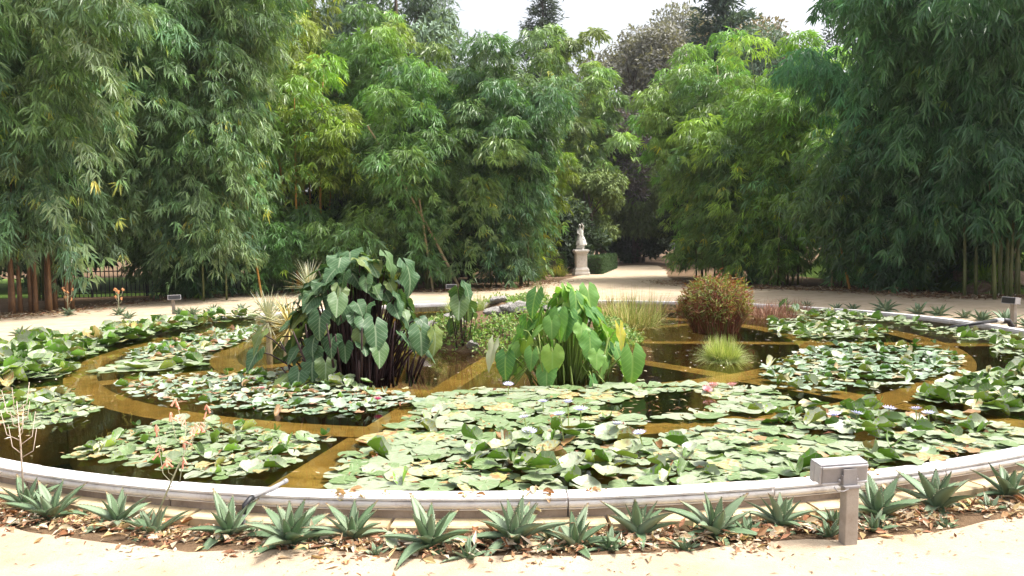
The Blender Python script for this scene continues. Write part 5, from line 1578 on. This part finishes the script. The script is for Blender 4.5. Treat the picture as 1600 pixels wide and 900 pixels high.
bamboo('bamboo_clump', (-5.3, 31.5), 'tall bamboo clump rising behind the broad dark green one', 507, plumes=30, h=(10.2, 13.3), spread=2.4, tint=(0.15, 0.23, 0.08), leaf=(0.32, 0.055), tmin=0.3, branches=14, sp=12, blen=1.15, culms=6)
bamboo('bamboo_clump', (-0.3, 27.5), 'tall central bamboo clump behind the green taro', 508, plumes=40, h=(7.0, 10.6), spread=2.1, tint=BLUE, leaf=(0.29, 0.047), tmin=0.05, branches=13, sp=13, blen=1.05, culms=10, foot=0.9)
bamboo('bamboo_clump', (0.1, 32.4), 'yellow green bamboo clump leaning over the statue', 509, plumes=28, h=(6.1, 8.9), spread=1.4, tint=(0.19, 0.26, 0.05), leaf=(0.30, 0.050), tmin=0.04, branches=11, sp=12, blen=1.0, culms=12, foot=0.8, culm='culm_dry', yellow=0.05)
bamboo('bamboo_clump', (3.6, 46.0), 'light feathery bamboo far behind the statue', 510, plumes=24, h=(11.4, 17.1), spread=2.8, tint=(0.18, 0.26, 0.09), leaf=(0.41, 0.076), tmin=0.1, branches=12, sp=11, blen=1.4, culms=4)
bamboo('bamboo_clump', (7.6, 31.4), 'tall domed bamboo clump at the right of the path mouth', 511, plumes=32, h=(8.6, 12.4), spread=2.0, tint=(0.13, 0.23, 0.07), leaf=(0.30, 0.050), tmin=0.05, branches=12, sp=13, blen=1.05, culms=8, foot=0.9)
bamboo('bamboo_clump', (7.9, 27.4), 'bushy bamboo overhanging the sand at the path mouth', 512, plumes=32, h=(5.1, 7.9), spread=1.7, tint=MID, leaf=(0.29, 0.047), tmin=0.04, branches=11, sp=13, blen=0.95, culms=9, foot=0.8)
bamboo('bamboo_clump', (8.8, 25.9), 'rounded bright bamboo clump behind the brown reeds', 513, plumes=36, h=(6.6, 9.7), spread=1.8, tint=(0.15, 0.26, 0.055), leaf=(0.28, 0.045), tmin=0.05, branches=12, sp=13, blen=0.95, culms=9, foot=0.8)
bamboo('bamboo_clump', (10.6, 24.6), 'dense bamboo clump with pale dry stems beside the dark bamboo', 514, plumes=30, h=(4.8, 7.4), spread=1.6, tint=MID, leaf=(0.28, 0.045), tmin=0.05, branches=11, sp=12, blen=0.9, culms=9, culm='culm_dry', foot=0.8)
bamboo('bamboo_clump', (12.9, 28.0), 'bamboo clump hidden behind the huge dark bamboo', 516, plumes=26, h=(5.7, 8.4), spread=2.0, tint=MID, leaf=(0.30, 0.050), tmin=0.05, branches=11, sp=12, blen=1.0, culms=4)
bamboo('bamboo_clump', (11.7, 19.0), 'huge dark weeping bamboo clump above the row of aloes', 517, plumes=60, h=(9.5, 13.0), spread=3.3, tint=(0.055, 0.140, 0.060), tipt=(0.085, 0.20, 0.08), leaf=(0.30, 0.050), tmin=0.17, branches=17, sp=19, blen=1.15, culm='culm_green', culms=24, weep=0.55, foot=1.0, dome=100, cr=0.045, culm_top=0.4, culm_k=0.5, down=2.0, yellow=0.005, dirbias=(-0.15, -0.25))
bamboo('bamboo_clump', (14.2, 17.2), 'dark bamboo clump beside the rocky slope', 518, plumes=34, h=(9.5, 12.5), spread=2.8, tint=DARK, leaf=(0.30, 0.048), tmin=0.45, branches=14, sp=13, blen=1.1, weep=0.55, culms=8, down=1.9, yellow=0.005)
bamboo('bamboo_clump', (-14.6, 24.5), 'bamboo clump filling the gap behind the reddish trunks', 519, plumes=26, h=(8.9, 12.7), spread=2.4, tint=MID, leaf=(0.35, 0.058), tmin=0.3, branches=13, sp=12, blen=1.1, culms=6)

bamboo('bamboo_clump', (-10.3, 24.4), 'low dark bamboo thicket added as shade under the drooping bamboo', 520, plumes=18, h=(2.4, 4.2), spread=1.2, tint=DARK, leaf=(0.29, 0.046), tmin=0.1, branches=8, sp=12, blen=0.8, culms=5, dome=30)  # this and the next two: dark tint fills the shadow hollows under the clumps
bamboo('bamboo_clump', (10.2, 21.6), 'low dark bamboo thicket added as shade under the huge dark bamboo', 521, plumes=30, h=(4.0, 6.5), spread=1.4, tint=DARK, leaf=(0.29, 0.046), tmin=0.08, branches=9, sp=12, blen=0.9, culms=6, dome=35)

bamboo('bamboo_clump', (12.6, 21.4), 'low dark bamboo thicket added as shade on the slope behind the pale trunks', 522, plumes=22, h=(3.2, 5.2), spread=1.2, tint=DARK, leaf=(0.24, 0.042), tmin=0.08, branches=12, sp=12, blen=0.85, culms=6, dome=35)

# single leaning bare culms that stand out of the clumps
def lone_culm(p0, p1, r_, label, mat='culm_dry', bow=0.2):
    a, b = Vector(p0), Vector(p1)
    root = empty('bamboo_culm', a)
    tag(root, label, 'bamboo culm', 'bare culms among the bamboo')
    d = b - a
    n = max(4, int(d.length / 0.42))
    for i in range(n):
        q0, q1 = d * (i / n), d * ((i + 1) / n)
        z0, z1 = Vector((0, 0, bow * math.sin(PI * i / n))), Vector((0, 0, bow * math.sin(PI * (i + 1) / n)))
        k = 1 - 0.5 * i / n
        q0, q1 = q0 + z0, q1 + z1
        MB().tube([q0, q0.lerp(q1, 0.06), q0.lerp(q1, 0.94), q1], [r_ * k * 1.18, r_ * k, r_ * k * 0.97, r_ * k * 1.15], n=7).build('internode', M[mat], root, smooth=True)
lone_culm((-1.9, 26.4, 0), (-4.6, 24.9, 5.3), 0.05, 'long pale culm leaning to the left out of the broad bamboo')
lone_culm((-2.8, 26.2, 0), (-3.25, 25.0, 4.6), 0.045, 'broken upright dry culm beside the long leaning one', 'culm_dry', 0.05)
lone_culm((9.6, 22.6, 0), (9.25, 22.5, 1.4), 0.04, 'slanting yellow culm at the foot of the dense bamboo', 'culm_gold', 0.02)
lone_culm((8.1, 29.0, 0), (7.5, 29.2, 7.9), 0.035, 'thin pale culm tip above the bushy bamboo', 'culm_dry', 0.1)
lone_culm((-7.9, 24.2, 0.0), (-8.3, 24.0, 3.6), 0.035, 'bent yellow culm beside the bare orange stems', 'culm_gold', 0.1)

# ------------------------------------------------------------------ trees behind, far tints lightened in place of haze
tree('eucalyptus_tree', (-6.6, 44.0), 'tall grey green tree with loose hanging foliage behind the bamboo', 601, 18.0, (4.6, 5.5), (0.16, 0.23, 0.16), blobs=34, per=520, leaf=(0.42, 0.13), down=0.9)
tree('broadleaf_tree', (-16.0, 44.0), 'large green tree behind the left bamboo', 602, 17, (6.5, 6.5), (0.07, 0.12, 0.05), blobs=36, per=480, leaf=(0.42, 0.16), down=0.5)
tree('broadleaf_tree', (-1.6, 52.0), 'small pale tree in the gap of the skyline', 603, 13.0, (3.6, 4.0), (0.11, 0.16, 0.08), blobs=22, per=400, leaf=(0.4, 0.15))
tree('fig_tree', (9.0, 58.0), 'broad brown grey leaved fig crown behind the path', 604, 17.0, (4.6, 5.0), (0.23, 0.225, 0.20), blobs=40, per=420, leaf=(0.36, 0.17), trunk_r=0.28)
tree('fig_tree', (14.2, 66.0), 'taller brown grey leaved fig crown beside the dark conifer', 605, 21.5, (5.6, 6.0), (0.24, 0.24, 0.215), blobs=40, per=420, leaf=(0.40, 0.19), trunk_r=0.6)
tree('fig_tree', (5.8, 53.0), 'low dark purple brown tree above the path end', 606, 11.5, (3.4, 4.2), (0.16, 0.14, 0.145), blobs=30, per=420, leaf=(0.34, 0.16), trunk_r=0.2)
tree('pine_tree', (14.6, 45.0), 'blue green pine with a long bare limb on the right', 607, 13.6, (3.9, 3.4), (0.12, 0.18, 0.13), blobs=30, per=460, leaf=(0.30, 0.06), flat=0.5)
tree('pine_tree', (19.6, 42.0), 'dark open crowned pine beside the huge dark bamboo', 608, 16.5, (3.6, 5.0), (0.075, 0.105, 0.07), blobs=26, per=420, leaf=(0.30, 0.07), flat=0.55)
tree('fig_tree', (17.5, 62.0), 'brown leaved tree between the conifer and the pine', 611, 19.0, (4.4, 5.5), (0.27, 0.22, 0.15), blobs=34, per=420, leaf=(0.38, 0.18), trunk_r=0.5)
tree('broadleaf_tree', (10.5, 76.0), 'dark tree closing the end of the path', 609, 13.0, (9.0, 6.4), (0.045, 0.07, 0.035), blobs=46, per=420, leaf=(0.55, 0.25), trunk_r=0.3)
tree('broadleaf_tree', (24.0, 40.0), 'green tree behind the rocky slope', 610, 12.0, (6.0, 5.5), (0.06, 0.10, 0.04), blobs=34, per=420, leaf=(0.42, 0.17))
for i, (x, y, h_, rx) in enumerate(((-27, 36, 11, 5.0), (-20.5, 35, 12, 5.0), (-13.5, 36, 12, 4.6), (-7.5, 38, 12, 4.4), (-2.5, 37, 9, 3.6), (19, 33, 10, 4.6), (26, 30, 10, 5.0))):
    tree('evergreen_tree', (x, y), ('broad evergreen tree at the end of the lawn', 'broad evergreen tree behind the sunlit lawn', 'evergreen tree behind the iron fence and lawn', 'evergreen tree behind the orange stemmed bamboo', 'evergreen tree hidden behind the central bamboo', 'evergreen tree behind the dark bamboo', 'evergreen tree above the rocky slope')[i], 650 + i, h_, (rx, h_ / 2 - 0.1), (0.055, 0.095, 0.04), trunk_r=0.3, blobs=40, per=420, leaf=(0.40, 0.17), down=0.4, group='evergreen trees behind the beds')
tree('broadleaf_tree', (8.3, 55.5), 'soft pale green tree hanging low over the end of the path', 612, 10.2, (3.3, 4.9), (0.16, 0.22, 0.085), trunk_r=0.18, blobs=56, per=420, leaf=(0.40, 0.14), down=1.0)
tree('broadleaf_tree', (3.9, 43.0), 'soft yellow green shrubby tree right behind the statue', 613, 6.2, (2.0, 2.7), (0.17, 0.23, 0.07), trunk_r=0.12, blobs=26, per=420, leaf=(0.30, 0.09), down=1.0)
for i, (x, y, h_) in enumerate(((6.3, 62.0, 5.0), (12.0, 53.0, 5.0), (2.6, 51.0, 5.0), (9.2, 57.0, 3.2))):
    tree('evergreen_shrub', (x, y), ('dark evergreen shrub at the left of the path end', 'dark evergreen shrub at the right of the path end', 'dark evergreen shrub behind the long hedge', 'dark evergreen shrub closing the end of the path')[i], 630 + i, h_, (2.6, h_ / 2), (0.04, 0.065, 0.03), trunk_r=0.15, blobs=22, per=420, leaf=(0.32, 0.15), cat='shrub', group='shrubs at the path end')

def conifer(base, label, seed, height, rbase, tint, z0=2.0, tiers=26, leaf=(0.5, 0.10)):
    rng = np.random.default_rng(seed)
    root = empty('conifer_tree', (base[0], base[1], 0))
    tag(root, label, 'tree', 'tall trees behind the bamboo')
    tr = MB().tube([(0, 0, -0.1), (0.05, 0, height * 0.5), (0, 0, height)], [0.42, 0.28, 0.04], n=8)
    Ps, Ds, Ts = [], [], []
    for i in range(tiers):
        t = i / (tiers - 1)
        z = z0 + (height - z0) * t ** 0.9
        rr_ = rbase * (1 - t) ** 0.75 + 0.15
        nb = max(4, int(8 * (1 - t) + 4))
        for k in range(nb):
            az = rng.uniform(0, 2 * PI)
            L_ = rr_ * rng.uniform(0.65, 1.1)
            d = np.array([math.cos(az), math.sin(az), 0])
            end = np.array([0, 0, z]) + d * L_ + np.array([0, 0, 0.10 * L_])
            if i % 2 == 0:
                tr.tube([(0, 0, z), tuple(end)], [0.07 * (1 - t) + 0.02, 0.015], n=4)
            m_ = int(30 + 75 * L_ / rbase)
            s_ = rng.uniform(0.25, 1.02, m_)
            q = np.array([0, 0, z]) + np.outer(s_ * L_, d) + np.outer(0.10 * L_ * s_, [0, 0, 1]) + rng.normal(0, 0.16, (m_, 3)) * np.array([1.5, 1.5, 0.7])
            Ps.append(q)
            Ds.append(np.tile(d, (m_, 1)) + rng.normal(0, 0.7, (m_, 3)))
            Ts.append(np.array(tint) * rng.uniform(0.7, 1.3, (m_, 1)))
    tr.build('trunk', M['bark'], root, smooth=True)
    P, D, T = np.concatenate(Ps), np.concatenate(Ds), np.concatenate(Ts)
    n = len(P)
    me_ = leaf_mesh('crown', P, D, np.tile([0, 0, 1.0], (n, 1)) + rng.normal(0, 0.5, (n, 3)), leaf[0] * rng.uniform(0.6, 1.2, n), leaf[1], T, M['tree_leaf'])
    tag(inst('crown', me_, root), kind='stuff')
conifer((13.3, 50.0), 'tall dark blue green conifer above the right bamboo', 701, 20.5, 3.6, (0.10, 0.15, 0.13), z0=4, tiers=34, leaf=(0.55, 0.14))
conifer((2.4, 62.0), 'pointed conifer tip rising above the central bamboo', 702, 21.5, 3.4, (0.065, 0.095, 0.065), z0=8, tiers=28)

for i, (x, y, h_) in enumerate(((-31, 31.5, 4.0), (-26.5, 31, 4.5), (-22, 30.5, 4.2), (-18, 30.8, 4.6), (-14, 31, 4.4), (-10.6, 31.6, 4.2), (-6, 33, 4.4), (-2, 33.5, 4.2), (2.0, 41.0, 3.6), (16.5, 30.0, 5.0), (21, 28.5, 5.0))):
    tree('evergreen_shrub', (x, y), 'dense dark evergreen shrub closing the view below the bamboo crowns', 670 + i, h_, (2.7, h_ / 2), (0.045, 0.075, 0.032), trunk_r=0.12, blobs=26, per=330, leaf=(0.30, 0.14), cat='shrub', group='evergreen shrubs behind the bamboo')

# ------------------------------------------------------------------ hazy air
m_, nd, lk = new_mat('haze')
pv = N(nd, 'ShaderNodeVolumePrincipled', Density=0.0004)
pv.inputs['Color'].default_value = (0.92, 0.95, 1.0, 1)
pv.inputs['Anisotropy'].default_value = 0.3
ho = N(nd, 'ShaderNodeOutputMaterial')
lk.new(pv.outputs[0], ho.inputs['Volume'])
tag(MB().box((0, 10, 12), (340, 340, 28)).build('haze', m_), kind='stuff')

# long bare pine limb at the right
limb = empty('pine_limb', (17.8, 41.0, 0))
tag(limb, 'long bare horizontal pine limb reaching towards the dark bamboo', 'branch')
MB().tube([(0.0, 0.9, 9.0), (-1.2, 0.6, 9.9), (-2.6, 0.2, 10.1), (-4.2, 0.0, 11.0)], [0.16, 0.12, 0.09, 0.04], n=7).build('wood', M['bark'], limb, smooth=True)
